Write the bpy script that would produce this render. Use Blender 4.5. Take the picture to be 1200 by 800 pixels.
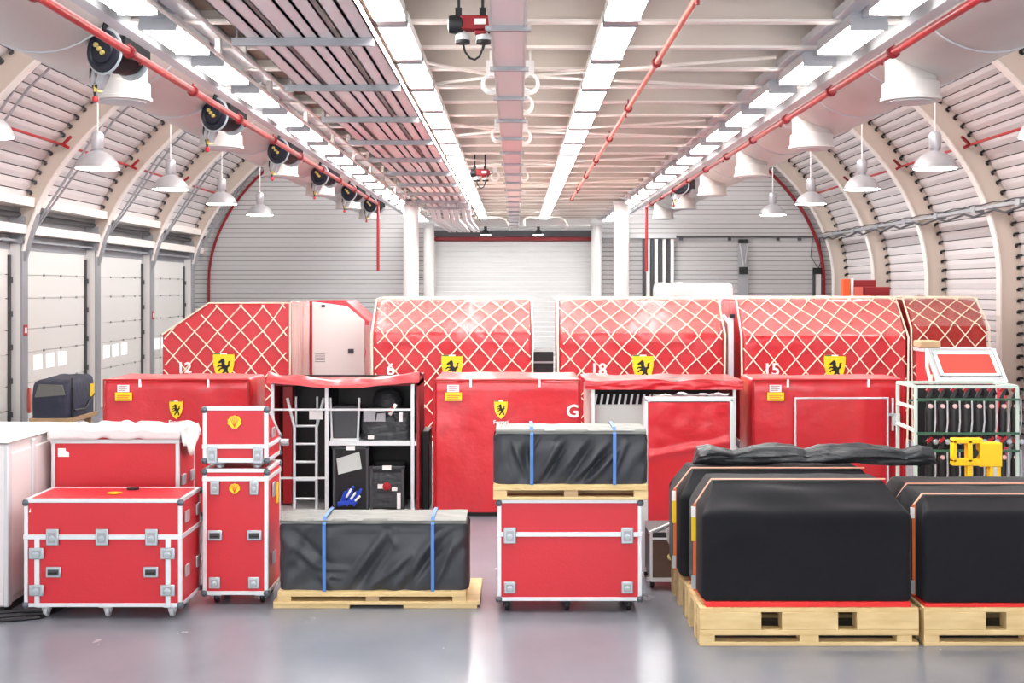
import bpy, bmesh, math, random
from mathutils import Vector, Matrix, noise
random.seed(7)
C = bpy.context.scene
for o in list(bpy.data.objects): bpy.data.objects.remove(o)
COL = C.collection
PI = math.pi

# ---------------------------------------------------------------- camera, light, exposure
FP, CX, HY, CAMH = 1500.0, 605.0, 338.0, 2.6        # focal length in px of a 1200 px wide frame, vanishing point, eye height
cam = bpy.data.objects.new('camera', bpy.data.cameras.new('camera')); COL.objects.link(cam)
cam.data.sensor_width = 36; cam.data.lens = 36*FP/1200
cam.data.shift_x = -(CX-600)/1200; cam.data.shift_y = -(400-HY)/1200
cam.location = (0, 0, CAMH); cam.rotation_euler = (PI/2, 0, 0)
cam.data.clip_end = 200
C.camera = cam
w = bpy.data.worlds.new('daylight'); C.world = w; w.use_nodes = True
w.node_tree.nodes['Background'].inputs[0].default_value = (0.93, 0.96, 1.0, 1)
w.node_tree.nodes['Background'].inputs[1].default_value = 0.9
def area(name, loc, rot, sx, sy, power, col=(1, 1, 1)):
    l = bpy.data.lights.new(name, 'AREA'); l.shape = 'RECTANGLE'; l.size = sx; l.size_y = sy
    l.energy = power; l.color = col
    o = bpy.data.objects.new(name, l); o.location = loc; o.rotation_euler = rot; COL.objects.link(o); return o
area('added_front_fill', (0, -5.5, 4.0), (math.radians(84), 0, 0), 16, 7, 650, (0.97, 0.98, 1.0))  # added fill from behind the camera; the open hangar end is assumed
area('added_ridge_fill', (0, 16, 8.95), (0, 0, 0), 4.4, 39, 5900, (0.98, 0.98, 1.0))  # added fill above the unseen ridge, brightens side walls and vault
LIGHT_STRENGTH = 22.0; LAMP_STRENGTH = 22.0
vs = C.view_settings; vs.view_transform = 'Standard'; vs.look = 'None'; vs.gamma = 1; vs.use_curve_mapping = False
vs.exposure = 0.63
C.cycles.caustics_reflective = False; C.cycles.caustics_refractive = False

def X(px, Y): return (px-CX)*Y/FP
def Z(py, Y): return CAMH-(py-HY)*Y/FP

# ---------------------------------------------------------------- materials
def lin(c): return tuple(((v/255/12.92) if v/255 <= .04045 else ((v/255+.055)/1.055)**2.4) for v in c)+(1,)
def mat(name, rgb, rough=.5, metal=0, bump=None, vary=None, coat=0, emit=None, rvar=None, stretch=(1,1,1), alpha=None):
    m = bpy.data.materials.new(name); m.use_nodes = True
    nt = m.node_tree; b = nt.nodes['Principled BSDF']
    b.inputs['Base Color'].default_value = lin(rgb); b.inputs['Roughness'].default_value = rough
    b.inputs['Metallic'].default_value = metal
    if coat: b.inputs['Coat Weight'].default_value = coat; b.inputs['Coat Roughness'].default_value = .15
    tc = nt.nodes.new('ShaderNodeTexCoord'); mp = nt.nodes.new('ShaderNodeMapping'); mp.inputs['Scale'].default_value = stretch
    nt.links.new(tc.outputs['Object'], mp.inputs['Vector'])
    def nz(scale, detail=4):
        n = nt.nodes.new('ShaderNodeTexNoise'); n.inputs['Scale'].default_value = scale; n.inputs['Detail'].default_value = detail
        nt.links.new(mp.outputs[0], n.inputs['Vector']); return n
    if vary:
        n = nz(vary[0]); r = nt.nodes.new('ShaderNodeValToRGB')
        r.color_ramp.elements[0].position = .3; r.color_ramp.elements[1].position = .7
        r.color_ramp.elements[0].color = lin(vary[1]); r.color_ramp.elements[1].color = lin(rgb)
        nt.links.new(n.outputs['Fac'], r.inputs[0]); nt.links.new(r.outputs[0], b.inputs['Base Color'])
    if bump:
        n = nz(bump[0], bump[2] if len(bump) > 2 else 3); bp = nt.nodes.new('ShaderNodeBump')
        bp.inputs['Strength'].default_value = bump[1]; bp.inputs['Distance'].default_value = bump[3] if len(bump) > 3 else .02
        nt.links.new(n.outputs['Fac'], bp.inputs['Height']); nt.links.new(bp.outputs[0], b.inputs['Normal'])
    if rvar:
        n = nz(rvar[0]); mr = nt.nodes.new('ShaderNodeMapRange'); mr.inputs['To Min'].default_value = rvar[1]; mr.inputs['To Max'].default_value = rvar[2]
        nt.links.new(n.outputs['Fac'], mr.inputs[0]); nt.links.new(mr.outputs[0], b.inputs['Roughness'])
    if emit:
        b.inputs['Emission Color'].default_value = lin(emit[0]); b.inputs['Emission Strength'].default_value = emit[1]
    if alpha is not None: b.inputs['Alpha'].default_value = alpha
    return m
M = {}
M['floor'] = mat('polished_concrete', (136, 140, 149), .16, vary=(1.3, (122, 127, 137)), bump=(9, .015, 5), rvar=(2.2, .17, .32), stretch=(1, .6, 1))
M['floor'].node_tree.nodes['Principled BSDF'].inputs['Specular IOR Level'].default_value = .36
M['clad'] = mat('white_cladding', (226, 219, 218), .4, vary=(.8, (219, 211, 210)))
M['joint'] = mat('dark_joint', (112, 104, 104), .7)
M['siding'] = mat('white_siding', (208, 208, 207), .45)
M['shutter'] = mat('white_shutter', (236, 237, 236), .4)
M['rib'] = mat('cream_steel', (214, 200, 186), .5)
M['white'] = mat('white_paint', (238, 236, 233), .4)
M['cream'] = mat('cream_paint', (240, 232, 224), .45)
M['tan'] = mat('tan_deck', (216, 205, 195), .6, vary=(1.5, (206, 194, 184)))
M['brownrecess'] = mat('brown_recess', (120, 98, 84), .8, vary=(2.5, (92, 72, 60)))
M['grey'] = mat('grey_steel', (165, 166, 170), .4, .3)
M['lightgrey'] = mat('light_grey_steel', (205, 206, 208), .4, .1)
M['darkgrey'] = mat('dark_grey', (70, 70, 74), .5)
M['black'] = mat('black_plastic', (20, 20, 23), .45)
M['pink'] = mat('white_paint_red_bounce', (255, 242, 238), .4)  # white paint with bounce light from the red cargo tinted into the colour
M['redpipe'] = mat('red_pipe_paint', (174, 26, 32), .35)
M['orangepipe'] = mat('faded_red_pipe_paint', (222, 112, 96), .4)
M['darkred'] = mat('dark_red_paint', (140, 24, 32), .5)
M['duct'] = mat('white_duct', (220, 216, 210), .5, vary=(1.0, (212, 207, 201)))
M['lamp'] = mat('lamp_enamel', (198, 199, 203), .35, .35)
M['glow'] = mat('light_diffuser', (255, 255, 255), .5, emit=((255, 253, 250), LIGHT_STRENGTH))
M['lampglow'] = mat('lamp_lens', (255, 255, 255), .5, emit=((255, 253, 248), LAMP_STRENGTH))
M['pane'] = mat('daylit_pane', (250, 250, 250), .2, emit=((250, 252, 255), 1.2))
M['navy'] = mat('navy_reel', (20, 23, 38), .5)
M['brass'] = mat('brass', (222, 200, 120), .35, .5)
M['red'] = mat('red_laminate', (206, 42, 52), .38, bump=(60, .05))
M['tarp'] = mat('red_vinyl', (202, 36, 46), .32, bump=(3.5, .35, 4, .05), coat=.5)
M['tarptop'] = M['tarp']
M['tarpbrown'] = mat('weathered_red_vinyl', (172, 40, 32), .42, bump=(3.5, .3, 4, .05))
M['net'] = mat('cream_net_cord', (244, 232, 208), .7)
M['alu'] = mat('aluminium', (226, 230, 232), .32, .25)
M['steel'] = mat('zinc_steel', (186, 194, 198), .3, .55)
M['yellow'] = mat('yellow_enamel', (250, 214, 30), .4)
M['machyellow'] = mat('machine_yellow', (248, 196, 22), .4)
M['labelwhite'] = mat('white_label', (246, 242, 240), .5)
M['cloth'] = mat('white_cloth', (226, 222, 220), .7, bump=(12, .25))
M['blackcloth'] = mat('black_cover_cloth', (50, 52, 56), .75, bump=(160, .25, 2, .01))
M['feltcloth'] = mat('black_felt', (20, 21, 26), .85, bump=(220, .3, 2, .01))
M['rolled'] = mat('black_vinyl_roll', (54, 57, 60), .45, bump=(9, .8, 4, .04), stretch=(.5, 1.8, 1.8))
M['navycloth'] = mat('navy_nylon', (48, 52, 70), .6, bump=(9, .5, 4, .03))
M['greyfilm'] = mat('grey_film', (108, 110, 105), .45, bump=(10, .4, 3, .02))
M['bluestrap'] = mat('blue_strap', (82, 128, 196), .5)
M['orangestrap'] = mat('orange_strap', (232, 112, 48), .55)
M['peachstrap'] = mat('peach_strap', (236, 176, 150), .55)
M['wood'] = mat('pallet_wood', (232, 206, 152), .65, vary=(3, (212, 182, 126)), stretch=(1, 6, 6))
M['wooddark'] = mat('pallet_wood_old', (196, 166, 128), .7, vary=(3, (170, 140, 104)), stretch=(1, 6, 6))
M['redsheet'] = mat('red_base_sheet', (224, 44, 40), .4)
M['doorwhite'] = mat('off_white_panel', (242, 244, 241), .4)
M['capdark'] = mat('dark_zinc_cap', (96, 104, 110), .4, .3)
M['deskred'] = mat('desk_panel_red', (196, 58, 44), .6)
M['greyboard'] = mat('grey_board', (196, 200, 196), .5)
M['bingrey'] = mat('charcoal_bin', (70, 72, 76), .6, bump=(14, .3))
M['mint'] = mat('mint_white_tube', (196, 212, 202), .4)
M['green'] = mat('green_bar', (52, 96, 72), .45)
M['orange'] = mat('orange_paint', (232, 92, 40), .5)
M['blue'] = mat('blue_glove', (36, 72, 190), .5)
M['palepink'] = mat('pale_pink_knob', (240, 196, 192), .4)
M['emblack'] = mat('emblem_black', (14, 12, 12), .5)
M['emgreen'] = mat('emblem_green', (60, 120, 80), .5)
M['bay'] = mat('sectional_door_panel', (228, 226, 221), .45)
for k_ in ('feltcloth', 'blackcloth'):
    b_ = M[k_].node_tree.nodes['Principled BSDF']; b_.inputs['Sheen Weight'].default_value = .1; b_.inputs['Sheen Roughness'].default_value = .4; b_.inputs['Specular IOR Level'].default_value = .22; b_.inputs['Roughness'].default_value = .7
def wrapmat(name, rgb, op):
    m = mat(name, rgb, .22, bump=(7, .8, 5, .04), stretch=(1, 1, .25)); m.node_tree.nodes['Principled BSDF'].inputs['Alpha'].default_value = op; return m
M['wrap'] = wrapmat('clear_plastic_wrap', (240, 214, 206), .62)
M['film'] = wrapmat('thin_clear_film', (244, 200, 194), .22)
M['film'].node_tree.nodes['Principled BSDF'].inputs['Roughness'].default_value = .4; M['film'].node_tree.nodes['Principled BSDF'].inputs['Specular IOR Level'].default_value = .3
M['wrapcloth'] = mat('black_wrapping_cloth', (58, 61, 66), .5, bump=(5, .25, 3, .03))
M['wrapgrey'] = wrapmat('cloudy_plastic_wrap', (226, 222, 222), .8)

# ---------------------------------------------------------------- mesh helpers
class MB:
    def __init__(s): s.v = []; s.f = []; s.m = []; s.starts = []
    def add(s, vs, fs, m=0):
        b = len(s.v); s.starts.append(b); s.v += [tuple(v) for v in vs]
        for f in fs: s.f.append([b+i for i in f]); s.m.append(m)
        return s
    def box(s, x0, x1, y0, y1, z0, z1, m=0):
        return s.add([(x0,y0,z0),(x1,y0,z0),(x1,y1,z0),(x0,y1,z0),(x0,y0,z1),(x1,y0,z1),(x1,y1,z1),(x0,y1,z1)],
                     [(0,3,2,1),(4,5,6,7),(0,1,5,4),(1,2,6,5),(2,3,7,6),(3,0,4,7)], m)
    def bar(s, p, q, w, h=None, m=0, up=(0,0,1)):
        h = h or w; p = Vector(p); q = Vector(q); d = (q-p).normalized(); u = Vector(up)
        if abs(d.dot(u)) > .98: u = Vector((0,1,0))
        a = d.cross(u).normalized()*w/2; b = a.cross(d).normalized()*h/2
        vs = [p-a-b,p+a-b,p+a+b,p-a+b,q-a-b,q+a-b,q+a+b,q-a+b]
        return s.add(vs, [(0,3,2,1),(4,5,6,7),(0,1,5,4),(1,2,6,5),(2,3,7,6),(3,0,4,7)], m)
    def tube(s, pts, r, n=8, m=0, closed=False):
        pts = [Vector(p) for p in pts]; N = len(pts); vs = []; fs = []; up = None
        for i, p in enumerate(pts):
            d = (pts[(i+1) % N]-pts[i-1]) if closed else (pts[min(i+1, N-1)]-pts[max(i-1, 0)])
            d.normalize()
            if up is None: up = Vector((0,0,1)) if abs(d.z) < .9 else Vector((0,1,0))
            a = d.cross(up).normalized(); b = a.cross(d).normalized(); up = b
            rr = r[i] if isinstance(r, (list, tuple)) else r
            for k in range(n):
                t = 2*PI*k/n; vs.append(p+a*math.cos(t)*rr+b*math.sin(t)*rr)
        for i in range(N if closed else N-1):
            j = (i+1) % N
            for k in range(n): fs.append((i*n+k, i*n+(k+1) % n, j*n+(k+1) % n, j*n+k))
        if not closed: fs.append(tuple(range(n))[::-1]); fs.append(tuple(range((N-1)*n, N*n)))
        return s.add(vs, fs, m)
    def lathe(s, prof, n=20, c=(0,0,0), axis='z', m=0):
        vs = []; fs = []
        for (r, z) in prof:
            for k in range(n):
                t = 2*PI*k/n; a, b = math.cos(t)*r, math.sin(t)*r
                p = (a, b, z) if axis == 'z' else ((a, z, b) if axis == 'y' else (z, a, b))
                vs.append((c[0]+p[0], c[1]+p[1], c[2]+p[2]))
        for i in range(len(prof)-1):
            for k in range(n): fs.append((i*n+k, i*n+(k+1) % n, (i+1)*n+(k+1) % n, (i+1)*n+k))
        if prof[0][0] > 1e-4: fs.append(tuple(range(n))[::-1])
        if prof[-1][0] > 1e-4: fs.append(tuple(range((len(prof)-1)*n, len(prof)*n)))
        return s.add(vs, fs, m)
    def prism(s, poly, a0, a1, axis='y', m=0):
        n = len(poly)
        f = {'y': lambda p, a: (p[0], a, p[1]), 'x': lambda p, a: (a, p[0], p[1]), 'z': lambda p, a: (p[0], p[1], a)}[axis]
        vs = [f(p, a0) for p in poly]+[f(p, a1) for p in poly]
        fs = [tuple(range(n)), tuple(range(n, 2*n))[::-1]]+[(i, n+i, n+(i+1) % n, (i+1) % n) for i in range(n)]
        return s.add(vs, fs, m)
    def grid(s, fn, nu, nv, m=0):
        vs = [fn(i/nu, j/nv) for j in range(nv+1) for i in range(nu+1)]
        fs = [(j*(nu+1)+i, j*(nu+1)+i+1, (j+1)*(nu+1)+i+1, (j+1)*(nu+1)+i) for j in range(nv) for i in range(nu)]
        return s.add(vs, fs, m)
    def build_each(s, name, mats, parent, **kw):      # every added shape becomes a part of its own
        st = s.starts+[len(s.v)]; out = []
        for i in range(len(st)-1):
            q = MB(); q.v = s.v[st[i]:st[i+1]]
            for f, m in zip(s.f, s.m):
                if st[i] <= f[0] < st[i+1]: q.f.append([k-st[i] for k in f]); q.m.append(m)
            if q.f: out.append(q.build(name, mats, parent, **kw))
        return out
    def build(s, name, mats, parent=None, bevel=0, smooth=35, origin=None, fix=True):
        me = bpy.data.meshes.new(name); vs = s.v; org = (0,0,0)
        if parent is None and origin is None:
            xs = [v[0] for v in vs]; ys = [v[1] for v in vs]; zs = [v[2] for v in vs]
            org = ((min(xs)+max(xs))/2, (min(ys)+max(ys))/2, min(zs))
        elif parent is None: org = origin
        if org != (0,0,0): vs = [(v[0]-org[0], v[1]-org[1], v[2]-org[2]) for v in vs]
        me.from_pydata(vs, [], s.f)
        for x in (mats if isinstance(mats, (list, tuple)) else [mats]): me.materials.append(M[x] if isinstance(x, str) else x)
        me.polygons.foreach_set('material_index', s.m)
        if fix:
            bm = bmesh.new(); bm.from_mesh(me); bmesh.ops.recalc_face_normals(bm, faces=bm.faces); bm.to_mesh(me); bm.free()
        if smooth:
            me.polygons.foreach_set('use_smooth', [True]*len(me.polygons)); me.set_sharp_from_angle(angle=math.radians(smooth))
        me.update()
        o = bpy.data.objects.new(name, me); COL.objects.link(o); o.location = org
        if parent is not None: o.parent = parent
        if bevel:
            b = o.modifiers.new('bevel', 'BEVEL'); b.width = bevel; b.segments = 2; b.limit_method = 'ANGLE'; b.harden_normals = False
        return o
def tag(o, label, cat, group=None, kind=None):
    o['label'] = label; o['category'] = cat
    if group: o['group'] = group
    if kind: o['kind'] = kind
    return o
def thing(name, loc, label, cat, group=None, rz=0):
    o = bpy.data.objects.new(name, None); COL.objects.link(o); o.location = loc; o.rotation_euler.z = rz
    o.empty_display_size = .1
    return tag(o, label, cat, group)
def struct(o, label=None, cat=None):
    o['kind'] = 'structure'
    if label: o['label'] = label
    if cat: o['category'] = cat
    return o
KIDS = {}
def dup(root, loc, label, rz=None):
    def cp(o, par):
        c = o.copy(); COL.objects.link(c)
        if par is not None: c.parent = par
        for ch in [x for x in bpy.data.objects if x.parent == o]: cp(ch, c)
        return c
    r = cp(root, None); r.location = loc; r['label'] = label
    if rz is not None: r.rotation_euler.z = rz
    return r
ORD = ['first','second','third','fourth','fifth','sixth','seventh','eighth','ninth','tenth','eleventh','twelfth','thirteenth',
       'fourteenth','fifteenth','sixteenth','seventeenth','eighteenth','nineteenth','twentieth']
def text_mesh(body, size, name, m, parent, loc, depth=.004):
    cu = bpy.data.curves.new(name, 'FONT'); cu.body = body; cu.size = size; cu.extrude = depth; cu.align_x = 'CENTER'; cu.align_y = 'CENTER'
    cu.resolution_u = 3; cu.offset = size*.02
    t = bpy.data.objects.new(name, cu); COL.objects.link(t)
    dg = bpy.context.evaluated_depsgraph_get(); dg.update()
    me = bpy.data.meshes.new_from_object(t.evaluated_get(dg)); bpy.data.objects.remove(t)
    me.materials.clear(); me.materials.append(M[m])
    o = bpy.data.objects.new(name, me); COL.objects.link(o); o.parent = parent; o.location = loc; o.rotation_euler = (PI/2, 0, 0)
    return o
HORSE = [(-.05,.42),(-.16,.33),(-.27,.24),(-.24,.17),(-.12,.21),(-.09,.10),(-.22,.10),(-.33,0),(-.29,-.04),(-.2,.03),(-.08,0),(-.2,-.08),
         (-.27,-.16),(-.22,-.19),(-.12,-.1),(0,-.1),(0,-.2),(-.12,-.33),(-.14,-.45),(-.05,-.45),(-.03,-.36),(.1,-.24),(.18,-.33),(.16,-.45),
         (.25,-.45),(.27,-.32),(.2,-.18),(.2,-.05),(.3,.05),(.28,.2),(.36,.3),(.22,.27),(.2,.1),(.13,.06),(.05,.15),(.06,.28),(.02,.38)]
SHIELD = [(-.46,.62),(.46,.62),(.5,.5),(.48,.1),(.4,-.25),(.22,-.55),(0,-.72),(-.22,-.55),(-.4,-.25),(-.48,.1),(-.5,.5)]
def emblem(parent, x, y, z, w):
    s = w
    sh = MB().prism([(x+p[0]*s, z+p[1]*s) for p in SHIELD], y-.004, y+.004).build('shield_emblem', 'yellow', parent, smooth=0)
    MB().prism([(x+p[0]*s*.95, z+(p[1]-.02)*s*.95) for p in HORSE], y-.008, y-.003).build('horse_emblem', 'emblack', sh, smooth=0)
    b = MB()
    for i, mm in enumerate((0, 1, 2)):
        b.box(x+(-.46+i*.307)*s, x+(-.46+(i+1)*.307)*s, y-.007, y-.003, z+.56*s, z+.62*s, mm)
    b.build('tricolour_band', ['emgreen', 'labelwhite', 'redpipe'], sh, smooth=0)
    return sh
def scallop(parent, x, y, z, w):
    pts = [(x-.16*w, z-.5*w), (x+.16*w, z-.5*w)]
    for i in range(15):
        t = math.radians(-35+250*i/14); r = w*(.5+(.05 if i % 2 else -.02)); pts.append((x+math.cos(t)*r, z+math.sin(t)*r*.9))
    o = MB().prism(pts, y-.005, y+.002).build('scallop_emblem', 'yellow', parent, smooth=0)
    b = MB()
    for a in (-50, -25, 0, 25, 50):
        t = math.radians(90+a); b.bar((x, y-.006, z-.4*w), (x+math.cos(t)*w*.4, y-.006, z+math.sin(t)*w*.36), .003, .004)
    b.build('scallop_ribs', 'orange', o, smooth=0)

# ================================================================ THE SETTING
YB, Y0, XW, ZS, AB = 35.8, -4.0, 9.07, 2.8, 5.9      # back wall, front, half width, arch springing, arch rise
def arch(t, off=0):                                   # t = angle from the springing; half-ellipse vault
    x, z = XW*math.cos(t), AB*math.sin(t); n = Vector((math.cos(t)/XW, math.sin(t)/AB)).normalized()
    return (x-n.x*off, ZS+z-n.y*off)
def arch_pts(step, zstart, tmax=PI/2):                # equal arc steps up the wall and over
    pts = []; z = zstart
    while z < ZS-1e-6: pts.append((XW, z)); z += step
    t = 0
    while t < tmax:
        pts.append(arch(t)); ds = math.hypot(XW*math.sin(t), AB*math.cos(t)); t += step/ds
    pts.append(arch(tmax)); return pts
RIBY = [10.8, 14.85, 18.9, 22.95, 27.0, 31.05, 34.95]

b = MB(); b.box(-12, 12, Y0-2, YB+.3, -.2, 0)
struct(b.build('floor', 'floor', smooth=0, origin=(0,0,0)), 'polished grey concrete hangar floor')

def cladding(name, sx, zstart):
    pts = [p for p in arch_pts(.2, 0, math.acos(2.3/XW)) if p[1] >= zstart]; b = MB()
    for i in range(len(pts)-1):
        p, q = Vector(pts[i]), Vector(pts[i+1]); d = (q-p).normalized(); n = Vector((-d.y, d.x))
        if n.x > 0: n = -n
        lo = p+n*.008; md = p+(q-p)*.5+n*.026; hi = q-d*.016+n*.022; back = q-d*.016-n*.012
        prof = [lo, md, hi]
        for k in range(2):
            a, c = prof[k], prof[k+1]
            b.add([(sx*a.x, Y0, a.y), (sx*a.x, YB, a.y), (sx*c.x, YB, c.y), (sx*c.x, Y0, c.y)], [(0,1,2,3)], 0)
        b.add([(sx*hi.x, Y0, hi.y), (sx*hi.x, YB, hi.y), (sx*back.x, YB, back.y), (sx*back.x, Y0, back.y)], [(0,1,2,3)], 1)
        b.add([(sx*back.x, Y0, back.y), (sx*back.x, YB, back.y), (sx*q.x, YB, q.y), (sx*q.x, Y0, q.y)], [(0,1,2,3)], 1)
        # outer skin, so the wall has thickness and no light leaks
        po, qo = p-n*.15, q-n*.15
        b.add([(sx*po.x, Y0, po.y), (sx*po.x, YB, po.y), (sx*qo.x, YB, qo.y), (sx*qo.x, Y0, qo.y)], [(0,1,2,3)], 0)
    return b.build(name, ['clad', 'joint'], smooth=0, origin=(sx*XW, 0, 0), fix=False)
struct(cladding('wall_right', 1, 0.0), 'curved white clad wall on the right with dark joints')
struct(cladding('wall_left', -1, 4.1), 'curved white clad wall on the left above the doors')

# back wall: lapped siding clipped to the arch
b = MB(); z = 0
while z < 8.6:
    z1 = z+.13
    def hw(h): return XW+.1 if h < ZS else (XW+.1)*math.sqrt(max(0, 1-((h-ZS)/(AB+.1))**2))
    w0, w1 = hw(z), hw(min(z1, 8.79))
    b.add([(-w0, YB, z), (w0, YB, z), (w1, YB-.028, z1-.016), (-w1, YB-.028, z1-.016)], [(0,1,2,3)], 0)
    b.add([(-w1, YB-.028, z1-.016), (w1, YB-.028, z1-.016), (w1, YB, z1), (-w1, YB, z1)], [(0,1,2,3)], 1)
    z = z1
b.prism([(-9.3, 0), (9.3, 0), (9.3, 2.8), (8.3, 5.4), (6, 7.5), (0, 8.8), (-6, 7.5), (-8.3, 5.4), (-9.3, 2.8)], YB+.02, YB+.2)
struct(b.build('wall_back', ['siding', 'joint'], smooth=0, origin=(0, YB, 0), fix=False), 'white lapped siding end wall')

# roller shutter in the middle of the back wall
b = MB(); z = 0
while z < 3.84:
    b.add([(-2.25, YB-.06, z), (2.25, YB-.06, z), (2.25, YB-.10, z+.125), (-2.25, YB-.10, z+.125), (-2.25, YB-.06, z+.14), (2.25, YB-.06, z+.14)],
          [(0,1,2,3), (3,2,5,4)], 0); z += .14
b.box(-2.25, 2.25, YB-.05, YB-.03, 0, 3.9)
d = struct(b.build('door_1', ['shutter', 'joint'], smooth=0, fix=False), 'white roller shutter in the end wall')
MB().box(-2.5, 2.4, YB-.2, YB-.06, 3.93, 4.03).build('header_beam', 'darkred', d).location -= d.location
o = MB().box(-2.35, 2.3, YB-.12, YB-.02, 4.05, 4.22).build('shutter_slot', 'darkgrey', d); o.location -= d.location
for x in (-2.3, 2.3):
    o = MB().box(x-.05, x+.05, YB-.15, YB-.03, 0, 3.93).build('guide_rail', 'white', d); o.location -= d.location

b = MB()  # roof light added out of view, goes with the ridge fill lamp
for k in range(41): b.box(-2.32, 2.32, Y0+k*.98, Y0+k*.98+.05, 8.52, 8.6)
for x in (-2.35, -.8, .8, 2.3): b.box(x, x+.05, Y0, YB, 8.5, 8.62)
struct(b.build('added_roof_light', 'white', smooth=0, origin=(0, Y0, 8.5)), 'glazing bars of an added, unseen roof light along the ridge')
# arch ribs
for i, y in enumerate(RIBY):
    for sx in (-1, 1):
        b = MB(); N = 40; prev = None
        zs = 3.3 if sx < 0 else 0
        line = []
        if sx > 0:
            line += [((XW, z), (XW-.4, z)) for z in (0, .7, 1.4, 2.1)]
        t0 = 0.0 if sx > 0 else math.asin((zs-ZS)/AB)
        for k in range(N+1):
            t = t0+(PI/2-t0)*k/N; line.append((arch(t), arch(t, .4 if sx > 0 else .2+.2*min(1, (t-t0)/.45))))
        for k in range(len(line)-1):
            (a, ai), (c, ci) = line[k], line[k+1]
            P = lambda p, yy: (sx*p[0], yy, p[1])
            b.add([P(a, y-.05), P(ai, y-.05), P(ci, y-.05), P(c, y-.05), P(a, y+.05), P(ai, y+.05), P(ci, y+.05), P(c, y+.05)],
                  [(0,1,2,3), (4,7,6,5), (0,3,7,4)], 0)
            fi, fo = Vector(ai), Vector(ci)
            n0 = (Vector(a)-Vector(ai)).normalized()*.03; n1 = (Vector(c)-Vector(ci)).normalized()*.03
            q = [fi-n0, fi, fo, fo-n1]
            vs = [P(v, y-.1) for v in q]+[P(v, y+.1) for v in q]
            b.add(vs, [(0,1,2,3), (4,7,6,5), (0,3,7,4), (1,5,6,2)], 1)
        pts = [p for p in arch_pts(.2, 0) if sx > 0 or p[1] > 4.2]
        for k, p in enumerate(pts[:-1]):               # dark purlin clips where each strip meets the rib
            if p[1] > 8.0: continue
            p2 = pts[k+1]; dd = (Vector(p2)-Vector(p)).normalized(); nn = Vector((-dd.y, dd.x)); nn = nn if nn.x < 0 else -nn
            c0 = Vector(p)+nn*.02
            b.bar((sx*c0.x, y-.09, c0.y), (sx*(c0+nn*.075).x, y-.085, (c0+nn*.075).y), .07, .04, 2 if sx > 0 else 3)
            c1 = c0+nn*.075
            b.bar((sx*c1.x, y-.075, c1.y), (sx*(c1-dd*.07).x, y-.075, (c1-dd*.05).y), .05, .03, 2 if sx > 0 else 3)
        struct(b.build('trim_%d' % (2*i+(1 if sx < 0 else 2)), ['rib', 'cream', 'black', 'darkgrey'], smooth=0, fix=False, origin=(sx*XW, y, zs)),
               'cream steel arch rib on the %s wall' % ('left' if sx < 0 else 'right'))

# left wall: posts, sectional doors, head beams
n = 30
for i, y in enumerate(RIBY):
    b = MB(); b.box(-9.1, -8.86, y-.02, y+.16, 0, 3.45); b.box(-9.1, -8.84, y-.06, y-.02, 0, 3.45, 0); b.box(-8.87, -8.83, y-.065, y+.2, 0, 3.45, 1); b.box(-9.1, -8.88, y+.16, y+.2, 0, 3.45, 1)
    b.box(-9.1, -9.02, y-.16, y-.09, 0, 3.2, 2)
    for z in (.3, .9, 1.5, 2.1, 2.7): b.box(-9.03, -8.99, y-.17, y-.09, z, z+.1, 2)
    b.bar((-8.86, y+.05, 3.1), (-8.62, y+.05, 3.95), .07, .12, 1); b.box(-9.1, -8.78, y-.1, y-.04, 3.4, 3.9, 1); b.box(-9.0, -8.72, y+.25, y+.6, 3.78, 3.98, 2)
    struct(b.build('trim_%d' % (n+i), ['white', 'grey', 'darkgrey'], smooth=0), 'white steel door post on the left wall')
b = MB(); b.box(-9.15, -8.74, Y0, YB, 3.58, 3.74); struct(b.build('trim_40', 'cream', smooth=0), 'lower cream head beam above the doors')
b = MB(); b.box(-9.0, -8.60, Y0, YB, 4.06, 4.22); struct(b.build('trim_41', 'cream', smooth=0), 'upper cream head beam above the doors')
b = MB(); b.box(-9.3, -9.05, Y0, YB, 3.3, 4.2); b.box(-9.06, -8.9, Y0, YB, 3.44, 3.48); struct(b.build('trim_42', 'grey', smooth=0), 'grey recess between the head beams')
b = MB(); b.tube([(-8.9, Y0, 3.92), (-8.9, YB, 3.92)], .05); struct(b.build('trim_43', 'darkgrey'), 'door spring shaft between the head beams')
ys = [6.75]+RIBY+[35.75]
for i in range(len(ys)-1):
    ya, yb = ys[i]+.16, ys[i+1]-.12
    b = MB(); zz = [0, .42, .85, 1.42, 1.85, 2.42, 2.85, 3.36]
    for k in range(len(zz)-1): b.box(-9.16, -9.06, ya, yb, zz[k]+.006, zz[k+1]-.006)
    b.box(-9.2, -9.1, ya, yb, 0, 3.45)
    for z in (.85, 1.42, 1.85, 2.42, 2.85):
        for k in range(4):
            yy = ya+(yb-ya)*(.14+.24*k); b.box(-9.062, -9.045, yy-.04, yy+.04, z-.02, z+.02, 1)
    d = struct(b.build('door_%d' % (i+2), ['bay', 'grey'], smooth=0), 'white sectional door in the left wall')
    for k in range(3):
        yy = ya+(yb-ya)*(.30+.17*k)
        o = MB().box(-9.075, -9.048, yy-.2, yy+.2, 1.08, 1.34).build('window_pane', 'pane', d, bevel=.03); o.location -= d.location
    b = MB()
    for k in (0, 1):
        yy = ys[i]+.28+k*.42; pts = [(-8.9, ys[i]+.2, 3.1), (-8.72, ys[i]+.2+.1*k, 3.7)]
        for q in range(6, 17):
            t = q/17*PI/2; p = arch(t, .34); pts.append((-p[0], yy, p[1]))
        b.tube(pts, .022, 6)
    if i > 0: tag(b.build('door_track', 'grey', origin=(-8.9, ys[i], 3.1)), 'pair of grey curved door tracks above the %s door post from the camera' % ORD[i], 'door track', 'curved door tracks on the left wall')

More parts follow.
